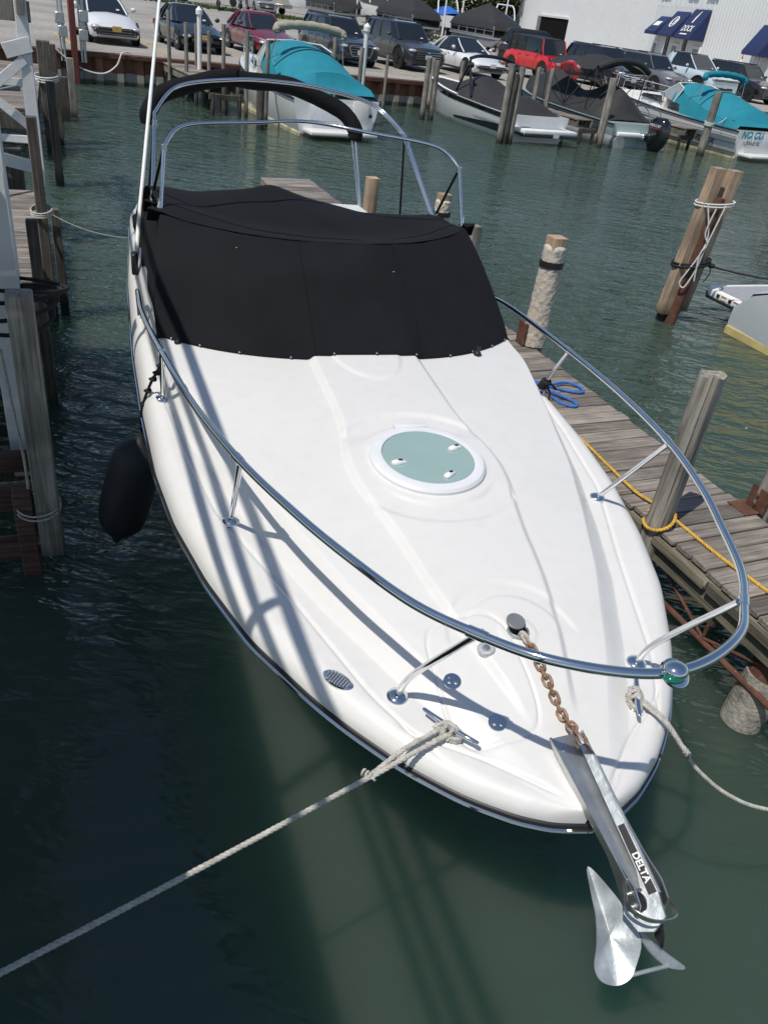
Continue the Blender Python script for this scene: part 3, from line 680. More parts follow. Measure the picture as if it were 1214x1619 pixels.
for a in (0, 1.1, 2.2):
    pts = [kn+Vector((-.008, .004, 0))*a*1.4+Vector((.4*math.cos(t), .5*math.cos(t), math.sin(t)))*.014 for t in np.linspace(0, 6.28, 16)]
    rope_mb(pts, .0045, mb=rl)
cleat_wraps(CL, rl, .0082, -1)
ln = rl.build('mooring_line', M_['rope'], smooth=60); tag(ln, 'thick white twisted rope from bow cleat to the lower left corner', 'rope', 'bow mooring lines')
# frayed whipping at the eye splice
fz = MB()
for k in range(26):
    a = Vector((random.uniform(-1, 1), random.uniform(-1, 1), random.uniform(-.6, 1))).normalized(); fz.tube([kn+a*.008, kn+a*.022], [.002, .0008], 4)
fz.build('frayed_splice', M_['ropewhite'], ln)
rl = MB(); cR = BW(*(CR_[0]+Vector((0, 0, .028))))
edge = Vector((1.143, 2.10, 1.29)); kn2 = Vector((1.235, 2.065, 1.195))
for off in (-.008, .008):
    o_ = Vector((.3, 1, 0))*off
    rope_mb(cr([cR+o_*1.5, cR.lerp(edge, .5)+Vector((0, 0, .006))+o_, edge+o_*.7, kn2+o_*.4], 10), .0084, mb=rl)
rope_mb(cr([kn2, Vector((1.313, 2.07, 1.1)), Vector((1.476, 2.07, .98)), Vector((1.684, 2.10, .89)), Vector((2.1, 2.2, .80)), Vector((2.75, 2.35, .78))], 16), .0084, mb=rl)
for a in range(3):
    c_ = kn2+Vector((.014, .001, -.014))*a
    rope_mb([c_+Vector((.2*math.cos(t), .9*math.cos(t), math.sin(t)))*.012 for t in np.linspace(0, 6.28, 14)], .005, mb=rl)
cleat_wraps(CR_, rl, .0075, 1)
tag(rl.build('mooring_line', M_['rope'], smooth=60), 'thin white twisted rope leaving the bow cleat towards the right edge', 'rope', 'bow mooring lines')
# fender on its lanyard
f0 = Vector((-1.315, 3.12, 1.0)); f1 = Vector((-1.50, 3.18, .26)); fd = (f1-f0).normalized()
fen = thing('fender', 'big black inflatable fender hanging between the cruiser and the left dock', 'fender', BW(*f1), AL)
fl_ = (f1-f0).length; px1 = fd.cross(Vector((0, 1, 0))).normalized(); py1 = fd.cross(px1); rs = []
for s, r_ in [(-.05, .022), (0, .03), (.02, .05), (.07, .105), (.15, .142), (.26, .155), (.5, .157), (.72, .154), (.86, .135), (.95, .085), (.99, .045), (1.04, .028), (1.07, .02)]:
    rs.append([f0+fd*fl_*s+(px1*math.cos(2*math.pi*k/28)+py1*math.sin(2*math.pi*k/28))*r_*(1+.012*math.cos(k*math.pi)*(1 if .1 < s < .9 else 0))-f1 for k in range(28)])
MB().rings(rs).build('fender_body', M_['vinyl'], fen, smooth=60)
lp = cr([Vector((-1.185, 2.86, 1.62)), Vector((-1.215, 2.90, 1.54)), Vector((-1.25, 2.99, 1.43)), Vector((-1.295, 3.06, 1.27)), Vector((-1.32, 3.11, 1.12)), f0-fd*.04], 10)
fr = rope_mb([p-f1 for p in lp], .009, pitch=.05)
for k in (5, 11, 17, 24, 30, 42): 
    c_ = Vector(lp[k])-f1; fr.tube([c_+Vector((.016*math.cos(t), .016*math.sin(t), .006*math.sin(2*t))) for t in np.linspace(0, 6.2, 12)], .008, 6, loop=True)
fr.build('lanyard', M_['ropeblack'], fen)
# black line tied round the port stanchion
sb = Vector((1.19, 2.92, dz(1.19, 2.92))); stp = Vector((1.198, 2.7, 1.742)); kn = sb.lerp(stp, .16)
bk = MB()
for h in (0, .018, .036, .054):
    c_ = BW(*(kn+(stp-sb).normalized()*h)); bk.tube([c_+Vector((math.cos(t), math.sin(t), .25*math.sin(t)))*.024 for t in np.linspace(0, 6.0, 12)], .011, 6, loop=True)
bk.tube(cr([BW(*kn), BW(*kn)+Vector((.05, -.03, -.03)), BW(*kn)+Vector((.05, -.05, -.25)), BW(*kn)+Vector((.06, -.05, -.6))], 6), .007, 6)
bk.tube(cr([BW(*kn), BW(*kn)+Vector((.05, .0, .02)), BW(*kn)+Vector((.09, .0, -.01))], 5), .008, 6)
tag(bk.build('black_line', M_['ropeblack']), 'short black line knotted round the right rail stanchion near the cover', 'rope')
# ================================================================ right finger dock
DD = Vector((.446, -.895, 0)); DN = Vector((.895, .446, 0)); DZ = .75
def DP(k, m, z): return DD*k+DN*m+Vector((0, 0, z))
ang = math.atan2(DN.y, DN.x)
rdock = thing('finger_dock', 'narrow weathered grey plank dock along the right side of the cruiser', 'dock', DP(-4, 3.95, DZ), ang)
RO = DP(-4, 3.95, DZ)
def RL_(k, m, z): # dock local: x along DN, y along -DD... (rotation by ang)
    v = DP(k, m, z)-RO; c, s = math.cos(-ang), math.sin(-ang); return Vector((v.x*c-v.y*s, v.x*s+v.y*c, v.z))
pm = MB().box((0, 0, 0), (.84, .134, .038)).mesh('plank', bevel=.006); pm.materials.append(M_['deckwood'])
k = -13.2; 
while k < -.3:
    o = put('plank', pm, rdock, RL_(k, 3.955+random.uniform(-.012, .012), DZ-.02+random.uniform(-.004, .004))); o.rotation_euler = (R(random.uniform(-.8, .8)), R(random.uniform(-.5, .5)), R(random.uniform(-.8, .8)))
    k += .1435
for m, nm in ((3.555, 'stringer'), (4.355, 'stringer')):
    a, b = RL_(-13.2, m, DZ-.14), RL_(-.3, m, DZ-.14); MB().box((a+b)/2, (.045, (b-a).length, .185)).build(nm, M_['stringer'], rdock, bevel=.006)
# moss-edged nailer strip in short lengths on the water side
for i in range(22):
    kk = -13.1+i*.585; MB().box(RL_(kk+.28, 3.512, DZ-.075), (.035, .57, .07)).build('nailer', M_['stringer'], rdock, bevel=.008)
def pipe(name, a, b, r, mt='rustdark', par=rdock): return MB().tube([RL_(*a), RL_(*b)], r, 8).build(name, M_[mt], par)
for i in range(9):
    k0 = -13+1.45*i
    MB().box(RL_(k0+.35, 3.955, DZ-.26), (.8, .07, .12)).build('cross_beam', M_['darkpile'], rdock, bevel=.006)
    pipe('hanger', (k0+.35, 3.56, DZ-.2), (k0+.35, 3.56, .3), .011); pipe('brace', (k0+.35, 3.56, .32), (k0+1.0, 3.60, DZ-.2), .011); pipe('brace', (k0+.35, 3.56, .32), (k0-.3, 3.60, DZ-.2), .011)
pipe('lower_chord', (-13, 3.56, .30), (-.3, 3.56, .30), .02); pipe('lower_chord', (-13, 4.35, .30), (-.3, 4.35, .30), .02)
for i in range(7): pipe('brace', (-12.5+2*i, 3.56, .3), (-11.5+2*i, 4.35, .3), .012)
# piles
def round_pile(name, base, z0, z1, r, mt, label, lean=(0, 0), group=None, n=18, cat='pile', sq=False, split=False):
    o = thing(name, label, cat, (base[0], base[1], 0), 0, group); rs = []
    zs = np.linspace(z0, z1, 22 if split else 9)
    for z in zs:
        q = 1+.02*math.sin(z*7+base[0]); c = Vector((lean[0]*z, lean[1]*z, z))
        if split:
            pts = []
            for k_ in range(40):
                a = 2*math.pi*k_/40; sqr = .94/max(abs(math.cos(a-.9)), abs(math.sin(a-.9))); rr_ = r*min(1.2, sqr)*(1+.012*math.sin(7*k_+z*2)+.02*math.sin(2.3*k_+base[0]))
                for ck, dp in ((6, .22), (17, .15), (29, .26), (35, .1)):
                    if k_ == ck: rr_ *= 1-dp*(.6+.4*math.sin(z*3+ck))
                pts.append(c+Vector((math.cos(a), math.sin(a), 0))*rr_+Vector((0, 0, (.012*math.sin(3*a) if z == zs[-1] else 0))))
            rs.append(pts)
        elif sq: 
            a0 = ang; pts = []
            for sx_, sy_ in ((-1, -.86), (-.86, -1), (.86, -1), (1, -.86), (1, .86), (.86, 1), (-.86, 1), (-1, .86)):
                pts.append(c+Vector((math.cos(a0)*sx_-math.sin(a0)*sy_, math.sin(a0)*sx_+math.cos(a0)*sy_, 0))*r)
            rs.append(pts)
        else: rs.append([c+Vector((math.cos(2*math.pi*k/n), math.sin(2*math.pi*k/n), 0))*r*q*(1+.025*math.sin(3*k+base[1])) for k in range(n)])
    MB().rings(rs).build('shaft', M_[mt], o, smooth=50); return o
def at(k, m): v = DP(k, m, 0); return (v.x, v.y)
p1 = round_pile('mooring_pile', (1.775, 4.39), -1.5, 1.81, .070, 'pile', 'thick split grey timber pile beside the bow, looped by the yellow rope', split=True)
p2 = round_pile('mooring_pile', at(-3.13, 4.47), -1.5, 1.75, .075, 'pile', 'grey timber pile with rusty bracket at the right frame edge', split=True)
br = MB().box((-.13, -.02, DZ+.005), (.16, .18, .008), Matrix.Rotation(ang, 3, 'Z')); br.box((-.072, -.03, DZ+.09), (.01, .16, .16), Matrix.Rotation(ang, 3, 'Z')); br.build('bracket', M_['rustdark'], p2)
for dz_ in (.05, .12): MB().lathe([(.014, 0), (.012, .012), (.001, .014)], (-.085, -.03, DZ+dz_), 8, (-1, -.3, 0)).build('bolt', M_['rustdark'], p2)
# carpet-wrapped piles
def carpet_pile(base, z1, label):
    o = round_pile('carpeted_pile', base, -1.5, z1, .075, 'piletan', label, group='carpet wrapped piles', sq=True)
    rs = []; n = 44
    for i, z in enumerate(np.linspace(DZ+.01, z1-.09, 56)):
        rs.append([Vector((math.cos(2*math.pi*k/n), math.sin(2*math.pi*k/n), 0))*(.118-.018*(i/55)+.0015*math.sin(5*k+i*.6)+random.uniform(-.005, .005))+Vector((0, 0, z+random.uniform(-.006, .006))) for k in range(n)])
    rs.append([Vector((math.cos(2*math.pi*k/n)*.078, math.sin(2*math.pi*k/n)*.078, z1-.07)) for k in range(n)])
    MB().rings(rs).build('carpet_wrap', M_['carpet'], o, smooth=70)
    MB().lathe([(.1, -.03), (.113, -.028), (.113, .028), (.1, .03)], (0, 0, z1-.24), 26).build('band', M_['black'], o)
    MB().box((-.13, -.03, DZ+.11), (.02, .14, .22), Matrix.Rotation(ang, 3, 'Z')).build('bracket', M_['rustdark'], o); return o
carpet_pile((1.21, 7.44), 1.78, 'nearer beige carpet wrapped pile with black band at dock edge')
carpet_pile((.2, 10.6), 1.42, 'farther carpet wrapped pile showing just above the right cover corner')
round_pile('mooring_pile', (.58, 9.35), -1.5, 1.36, .06, 'pile', 'square grey post top peeking beside the black cover corner', sq=True)
round_pile('mooring_pile', (-.76, 11.0), -1.5, 1.42, .075, 'piletan', 'square tan post rising behind the middle of the black cover', sq=True)
# concrete-filled pipe pile under the dock
cp = thing('pipe_pile', 'leaning concrete filled pile footing under the right dock', 'pile', (2.33, 3.5, 0))
MB().tube([(-.1, -.05, -1), (.0, 0, 0), (.035, .02, .36)], .125, 24).build('concrete_core', M_['concrete'], cp)
MB().tube([(.03, .018, .3), (.07, .04, .72)], .115, 18).build('steel_sleeve', M_['rustdark'], cp)
# rope and coil on the dock
yp = [DP(-6.2, 3.66, DZ+.012), DP(-5, 3.68, DZ+.012), DP(-4.33, 3.71, DZ+.012), DP(-3.9, 3.68, DZ+.012), DP(-3.5, 3.64, DZ+.02), DP(-3.3, 3.68, DZ+.022), DP(-3.05, 3.70, DZ+.012), DP(-2.7, 3.71, DZ+.012), DP(-2.35, 3.75, DZ+.012), DP(-1.6, 3.78, DZ+.012), DP(-.6, 3.8, DZ+.012)]
yr = rope_mb(cr(yp, 10), .0115)
for zz in (.0,):
    c_ = Vector((1.775, 4.39, DZ+.05)); rope_mb([c_+Vector((math.cos(t)*.092, math.sin(t)*.092, .05*math.sin(t+.9))) for t in np.linspace(-3.4, 2.3, 40)], .0115, mb=yr)
tag(yr.build('yellow_rope', M_['ropeyellow'], smooth=60), 'yellow rope running along the right dock and around a pile', 'rope')
bl_ = cr([DP(-5.45, 3.78, DZ+.012)+Vector((0, 0, .0)), DP(-5.2, 3.98, DZ+.014), DP(-5.05, 4.13, DZ+.014), DP(-5.02, 4.24, DZ+.016), DP(-5.12, 4.27, DZ+.02), DP(-5.2, 4.17, DZ+.03), DP(-5.18, 4.02, DZ+.03), DP(-5.2, 3.88, DZ+.03), DP(-5.0, 3.95, DZ+.03), DP(-4.85, 4.05, DZ+.012), DP(-4.78, 4.0, DZ+.012), DP(-4.85, 3.92, DZ+.012), DP(-4.98, 3.9, DZ+.012)], 10)
tag(rope_mb(bl_, .013).build('blue_rope', M_['ropeblue'], smooth=60), 'loose coil of bright blue rope on the right dock', 'rope')

# ================================================================ pile cluster standing in the channel
cl = thing('pile_cluster', 'two tan timbers strapped to a rusty steel pipe standing in open water', 'pile', (3.66, 11.3, 0))
lx, ly = .075, .02
def lean(z, ox, oy): return Vector((ox+lx*z, oy+ly*z, z))
for ox, oy, z0, z1, nm in ((-.125, -.03, .12, 2.07, 'timber'), (.135, .10, .16, 2.05, 'timber')):
    b_ = MB(); rs = []
    for z in np.linspace(z0, z1, 8):
        rs.append([lean(z, ox, oy)+Vector((math.cos(.35)*a-math.sin(.35)*b, math.sin(.35)*a+math.cos(.35)*b, 0)) for a, b in ((-.08, -.07), (-.07, -.08), (.07, -.08), (.08, -.07), (.08, .07), (.07, .08), (-.07, .08), (-.08, .07))])
    b_.rings(rs); b_.build(nm, M_['piletan'], cl, smooth=30)
pr = [(z, .078) for z in np.linspace(-1.2, 1.72, 8)]
MB().tube([lean(z, .02, -.06) for z, r in pr], .078, 18).build('steel_pipe', M_['rustdark'], cl, smooth=60)
MB().tube([lean(z, -.10, .02) for z in (-1.2, .14)], .07, 14).build('pile_stub', M_['darkpile'], cl)
st = MB()
def ring_pts(z, rx, ry, n=26, tilt=.03): return [lean(z, .01, .02)+Vector((math.cos(t)*rx, math.sin(t)*ry, tilt*math.cos(t))) for t in np.linspace(0, 2*math.pi, n)]
wr = MB()
for dz_ in (0, .035): rope_mb(ring_pts(1.62+dz_, .25, .2), .011, mb=wr)
lo = lean(1.6, -.02, -.18)
for s in (0, 1):
    rope_mb(cr([lo+Vector((-.12, 0, .05)), lo+Vector((-.03, -.02, -.2)), lo+Vector((.02, -.02, -.4)), lo+Vector((-.02, -.02, -.62)), lo+Vector((-.11, -.02, -.85)), lo+Vector((-.16, -.02, -1.0)), lo+Vector((-.08, -.02, -1.05)), lo+Vector((0, -.02, -.8)), lo+Vector((.03, -.02, -.5)), lo+Vector((.12, 0, .05))], 10) if s == 0 else cr([lo+Vector((.0, -.03, .0)), lo+Vector((-.04, -.04, -.3)), lo+Vector((.03, -.04, -.45)), lo+Vector((-.02, -.04, -.6)), lo+Vector((.02, -.04, -.95))], 10), .011, mb=wr)
tag(wr.build('white_rope', M_['ropewhite'], smooth=60, loc=(3.66, 11.3, 0)), 'white rope looped and hanging on the tan pile cluster', 'rope')
bs = MB(); bs.tube(ring_pts(.83, .245, .2, tilt=.05), .022, 8); bs.tube(ring_pts(.87, .245, .2, tilt=.05), .014, 8)
end_ = lean(.85, .25, -.05); bs.tube(sag(end_, Vector((5.6, 10.9, .92))-Vector((3.66, 11.3, 0)), .06), .012, 6); bs.tube(cr([end_, end_+Vector((.03, -.02, -.1)), end_+Vector((-.02, -.02, -.22))], 6), .008, 6)
bs.ell(end_+Vector((.03, 0, 0)), (.05, .03, .035), 8, 6)
tag(bs.build('black_strap', M_['ropeblack'], smooth=60, loc=(3.66, 11.3, 0)), 'black mooring line strapped round the pile cluster and tied to the grey boat', 'rope')
# ================================================================ grey boat stern corner at the right frame edge
gb = thing('sport_boat', 'pale grey sport boat stern with swim platform at the right frame edge', 'boat', (5.9, 9.6, 0), R(-22))
M_['greygel'] = simple('pale_grey_gelcoat', (.50, .54, .55), .22, 0, .04, 3, coat=.4)
M_['yellowstain'] = simple('stained_waterline', (.58, .47, .2), .5, 0, .25, 5, dirt=((.34, .26, .1), 6, .55))
M_['padgrey'] = simple('grey_foam_deck', (.3, .31, .34), .85, 0, .12, 20, bump=.3, bscale=80)
gb.location = (4.5, 11.2, 0); gb.rotation_euler = (0, 0, ang)
hs = []
for y, xo, zt in [(0, 0, .42), (-.25, -.01, .66), (-.6, -.03, .80), (-1.5, -.05, .86), (-3, -.03, .9), (-4.5, .25, .95), (-6, 1.0, 1.05)]:
    w2 = 2.3-xo; hs.append([Vector((xo, y, -.3)), Vector((xo-.02, y, .0)), Vector((xo-.05, y, .16)), Vector((xo-.04, y, zt-.06)), Vector((xo+.05, y, zt)), Vector((xo+.3, y, zt+.01)), Vector((w2-.3, y, zt+.01)), Vector((w2-.05, y, zt)), Vector((w2, y, .1)), Vector((w2, y, -.3))])
MB().rings(hs).build('hull', M_['greygel'], gb, smooth=35)
pl = MB().prism([(.05, .0, .3), (.05, .62, .3), (.2, .78, .3), (2.1, .78, .3), (2.25, .62, .3), (2.25, 0, .3)], (0, 0, .12)); swim = pl.build('swim_platform', M_['white'], gb, bevel=.02, seg=2)
MB().prism([(.16, .03, .424), (.16, .56, .424), (.26, .66, .424), (2.0, .66, .424), (2.0, .03, .424)], (0, 0, .006)).build('foam_pad', M_['padgrey'], swim)
MB().tube([(.035, -.02, .31), (.035, .62, .31), (.19, .79, .31), (2.1, .79, .31)], .022, 8).build('rubber_edge', M_['black'], swim)
for y in (.18, .42): MB().box((.045, y, .375), (.012, .05, .045)).build('socket', M_['black'], swim)
for y, c_ in ((.30, 'white'), (.06, 'white')):
    MB().box((.043, y, .375), (.008, .1, .06)).build('warning_label', M_['white'], swim)
    MB().box((.037, y, .395), (.004, .095, .014)).build('label_stripe', simple('red_print', (.5, .08, .05), .5), swim)
MB().box((.4, -2.9, .04), (.95, 5.8, .13)).build('stained_waterline', M_['yellowstain'], gb, bevel=.01)
MB().prism([(-.062, -.5, .42), (-.062, -.95, .52), (-.062, -2.6, .5), (-.062, -2.6, .26)], (.02, 0, 0)).build('side_vent', M_['blackgloss'], gb)
MB().tube([(-.01, -.02, .1), (-.04, -.25, .62), (-.05, -.6, .76), (-.07, -1.5, .8), (-.05, -3, .84)], .013, 6).build('black_trim', M_['black'], gb)
MB().beam((.3, -.5, .84), (2.0, -.5, .84), .5, .12).build('cockpit_cover', M_['canvas'], gb, bevel=.03)
# ================================================================ left dock: direction LD away from camera, LN to the left
L0 = Vector((-2.07, 3.99, 0)); LD = Vector((-.4, .9165, 0)); LN = Vector((-.9165, -.4, 0))
def LP(k, m, z=0): return L0+LD*k+LN*m+Vector((0, 0, z))
lang = math.atan2(-LN.y, -LN.x)          # local x to the right, y away
ldock = thing('plank_dock', 'shaded grey plank dock along the left frame edge', 'dock', LP(4.5, .9, .75), lang)
LO = LP(4.5, .9, .75)
def LL(k, m, z):
    v = LP(k, m, z)-LO; c, s = math.cos(-lang), math.sin(-lang); return Vector((v.x*c-v.y*s, v.x*s+v.y*c, v.z))
plm = MB().box((0, 0, 0), (1.7, .134, .038)).mesh('plank', bevel=.006); plm.materials.append(M_['deckwood'])
k = 1.35
while k < 7.3:
    o = put('plank', plm, ldock, LL(k, .98+random.uniform(-.02, .02), .75-.02+random.uniform(-.004, .004))); o.rotation_euler = (R(random.uniform(-.8, .8)), 0, R(random.uniform(-.8, .8))); k += .1435
MB().box((LL(1.3, .16, .62)+LL(7.3, .16, .62))/2, (.05, 6.0, .2)).build('stringer', M_['stringer'], ldock, bevel=.006)
MB().box((LL(1.3, 1.7, .62)+LL(7.3, 1.7, .62))/2, (.05, 6.0, .2)).build('stringer', M_['stringer'], ldock, bevel=.006)
def lbeam(name, a, b, w, h, mt, par, up=(0, 0, 1), bevel=.006):
    return MB().beam(LL(*a), LL(*b), w, h, up).build(name, M_[mt], par, bevel=bevel)
def lpost(label, k, m, z0, z1, w, mt, name='dock_post', cat='post', group=None, d=None):
    o = thing(name, label, cat, LP(k, m, 0), lang, group); MB().box((0, 0, (z0+z1)/2), (w, d or w, z1-z0)).build('shaft', M_[mt], o, bevel=.008); return o
lpost('pale grey square timber post in front of the white column, lower left', 0, .02, .16, 1.87, .135, 'pile')
rp_ = lpost('red brown paint-worn timber leg entering the water at lower left', .03, .16, -1.4, .62, .11, 'redwood')
lpost('slim dark post at the dock edge with squared top, midway up the left side', 2.45, .03, -1.4, 1.62, .085, 'darkpile')
lpost('tall dark dock post tied with white line at left', 4.55, .02, -1.4, 2.05, .10, 'darkpile')
lpost('short dark dock post just right of the tied tall post', 4.75, -.10, -1.4, 1.15, .09, 'darkpile')
wc = lpost('wide white painted column at the left frame edge', .62, .14, .42, 2.75, .19, 'whitewood', 'white_column', 'column')
# heavy red-brown cross timbers under the near end
nearf = thing('dock_crib', 'red brown cross timbers of the dock crib at lower left', 'dock', LP(.2, .8, 0), lang)
def near(name, a, b, w, h, mt):
    va, vb = LP(*a)-LP(.2, .8, 0), LP(*b)-LP(.2, .8, 0); c, s = math.cos(-lang), math.sin(-lang)
    f_ = lambda v: Vector((v.x*c-v.y*s, v.x*s+v.y*c, v.z)); MB().beam(f_(va), f_(vb), w, h).build(name, M_[mt], nearf, bevel=.006)
near('cross_timber', (.32, .10, .66), (.32, 1.8, .66), .09, .12, 'redwood'); near('cross_timber', (.2, .10, .46), (.2, 1.8, .46), .1, .14, 'redwood'); near('cross_timber', (.05, .2, .18), (.05, 1.8, .18), .12, .12, 'redwood')
near('cross_timber', (.75, .10, .36), (.75, 1.8, .36), .12, .14, 'darkpile'); near('cap_board', (.42, .0, .40), (.42, .4, .40), .1, .05, 'stringer')
# ropes hanging on the near post
rb = MB()
for i in range(4): rb.tube([LP(.35, .1, 1.62+.06*i)+Vector((math.cos(t)*(.24+.03*i), math.sin(t)*(.2+.02*i), .05*math.sin(t+i))) for t in np.linspace(0, 6.28, 30)], .012, 6, loop=True)
rb.tube(cr([LP(.3, .0, 1.6), LP(.25, -.02, 1.4), LP(.2, .05, 1.1), LP(.15, .08, .9)], 8), .007, 6)
tag(rb.build('black_rope', M_['ropeblack'], smooth=60), 'coil of black rope hung around the white column at left', 'rope')
rg = rope_mb(cr([LP(.12, .16, 1.5), LP(.1, .14, 1.1), LP(.06, .12, .8), LP(.02, .12, .4), LP(.0, .1, .22)], 10), .009)
for z in (.50, .53): rope_mb([LP(0.01, .075, z)+Vector((math.cos(t)*.135, math.sin(t)*.115, .03*math.sin(t))) for t in np.linspace(0, 6.28, 24)], .006, mb=rg)
tag(rg.build('grey_rope', M_['rope'], smooth=60), 'grey twisted rope hanging and wound round the pale post foot', 'rope')
wl = MB()
for z in (1.15, 1.17, 1.19): rope_mb([LP(4.55, .02, z)+Vector((math.cos(t)*.105, math.sin(t)*.09, .03*math.sin(t))) for t in np.linspace(0, 6.28, 20)], .009, mb=wl)
wl.tube(sag(LP(4.5, -.08, 1.15), BW(-1.27, 6.4, 1.3), .05), .0025, 6)
tag(wl.build('white_line', M_['rope'], smooth=60), 'white line coiled on the tall dark left post and led to the cruiser', 'rope')
# ---- white timber lattice frame standing farther along
lat = thing('lattice_frame', 'white timber frame with crossed braces at the upper left', 'frame', LP(7.55, .05, 0), lang)
def lv_(k, m, z): 
    v = LP(k, m, z)-LP(7.55, .05, 0); c, s = math.cos(-lang), math.sin(-lang); return Vector((v.x*c-v.y*s, v.x*s+v.y*c, v.z))
def lb(name, a, b, w, h, mt='whitewood', up=(0, 0, 1)): return MB().beam(lv_(*a), lv_(*b), w, h, up).build(name, M_[mt], lat, bevel=.005)
lb('post', (7.55, .10, .75), (7.55, .10, 3.6), .14, .14); lb('post', (7.7, 1.6, .75), (7.7, 1.6, 3.6), .14, .14); lb('post', (10.8, .25, .8), (10.8, .25, 3.7), .13, .13)
lb('brace', (7.48, .12, 2.25), (7.48, 1.5, 1.1), .04, .11); lb('brace', (7.60, .12, 1.45), (7.66, 1.5, 2.55), .04, .11)
lb('rail', (7.55, .12, 1.32), (7.7, 1.6, 1.32), .04, .09); lb('rail', (7.55, .12, 1.98), (7.7, 1.6, 1.98), .04, .09)
lb('gusset_plate', (7.46, .03, 2.42), (7.46, .34, 2.32), .02, .17)
lb('brace', (7.6, .10, 2.2), (10.7, .25, 3.2), .045, .12); lb('brace', (7.6, .10, 3.1), (10.7, .25, 2.2), .045, .12)
lb('top_beam', (7.3, .10, 2.85), (11.5, .25, 2.85), .08, .25, 'pile'); lb('cross_beam', (7.55, .0, 2.75), (7.7, 2.2, 2.75), .08, .22, 'pile')
lb('slant_board', (7.5, .08, .98), (6.6, .9, 1.35), .04, .15)
lb('dark_pile', (8.1, .45, -1.4), (8.1, .45, 1.1), .26, .26, 'darkpile')
# far piles along the dock
bp_ = lpost('broad dark timber pile tied with white rope beyond the white frame', 14.2, .0, -1.4, 1.95, .24, 'darkpile', 'mooring_pile', 'pile')
lpost('dark timber pile behind the broad tied pile', 14.9, -.12, -1.4, 1.85, .2, 'darkpile', 'mooring_pile', 'pile')
lpost('shorter dark post in front of the broad tied pile', 11.1, -.10, -1.4, 1.62, .14, 'darkpile', 'mooring_pile', 'pile')
rw = MB()
for z in (1.28, 1.32, 1.36): rope_mb([LP(14.2, 0, z)+Vector((math.cos(t)*.22, math.sin(t)*.2, .03*math.sin(t))) for t in np.linspace(0, 6.28, 24)], .014, mb=rw)
rw.tube(sag(LP(14.1, .1, 1.3), LP(9, 2.2, 1.45), .1), .012, 6)
tag(rw.build('white_rope', M_['ropewhite'], smooth=60), 'white rope wound round the broad dark pile at upper left', 'rope')
fd_ = thing('plank_dock', 'far grey plank dock section behind the white lattice at upper left', 'dock', LP(17, 1.6, .9), lang)
FO = LP(17, 1.6, .9); fpm = MB().box((0, 0, 0), (2.8, .18, .04)).mesh('plank', bevel=.006); fpm.materials.append(M_['deckwood'])
for i in range(40): put('plank', fpm, fd_, (0, -3.8+.19*i, -.02+random.uniform(-.004, .004)))
MB().box((0, -3.9, -.22), (2.8, .08, .3)).build('end_beam', M_['darkpile'], fd_, bevel=.01); MB().box((1.36, 0, -.2), (.08, 7.8, .26)).build('stringer', M_['darkpile'], fd_, bevel=.01)
MB().box((.3, -3, -1), (.25, .25, 1.8)).build('pile', M_['darkpile'], fd_, bevel=.01); MB().box((-.9, -3, -1), (.25, .25, 1.8)).build('pile', M_['darkpile'], fd_, bevel=.01)
cb_ = thing('dock_box', 'grey timber storage box on the far left dock', 'box', LP(15.5, 1.4, .9), lang)
MB().box((0, 0, .35), (.9, .7, .7)).build('box_body', M_['pile'], cb_, bevel=.02); MB().box((0, 0, .73), (.98, .78, .06)).build('lid', M_['whitewood'], cb_, bevel=.01)
# ---- raised gangway the photographer stands beside: floor boards, posts and hand rails to the left, outside the frame
gw = thing('raised_gangway', 'raised timber gangway with hand rails left of the frame, seen by its shadows', 'gangway', LP(-1.5, 1.4, 0), lang)
GO = LP(-1.5, 1.4, 0)
def gv(k, m, z):
    v = LP(k, m, z)-GO; c, s = math.cos(-lang), math.sin(-lang); return Vector((v.x*c-v.y*s, v.x*s+v.y*c, v.z))
def gbm(name, a, b, w, h, mt): return MB().beam(gv(*a), gv(*b), w, h).build(name, M_[mt], gw, bevel=.006)
gpm = MB().box((0, 0, 0), (1.9, .19, .045)).mesh('floor_board', bevel=.005); gpm.materials.append(M_['deckwood'])
for i in range(46): put('floor_board', gpm, gw, gv(-6.0+.2*i, 1.27, 2.75))
gbm('edge_beam', (-6.1, .36, 2.66), (3.2, .36, 2.66), .07, .14, 'whitewood')
for z, w in ((4.10, .065), (3.84, .04), (3.64, .04)): gbm('hand_rail', (-6.1, .38, z), (3.9, .38, z), .036, w, 'whitewood')
for k in (-5.6, -2.75, .15, 2.6): gbm('rail_post', (k, .42, 2.55), (k, .42, 4.12), .045, .045, 'whitewood')
for k in (-5.5, -2.2): gbm('support_post', (k, .8, -1.3), (k, .8, 2.6), .16, .16, 'darkpile')
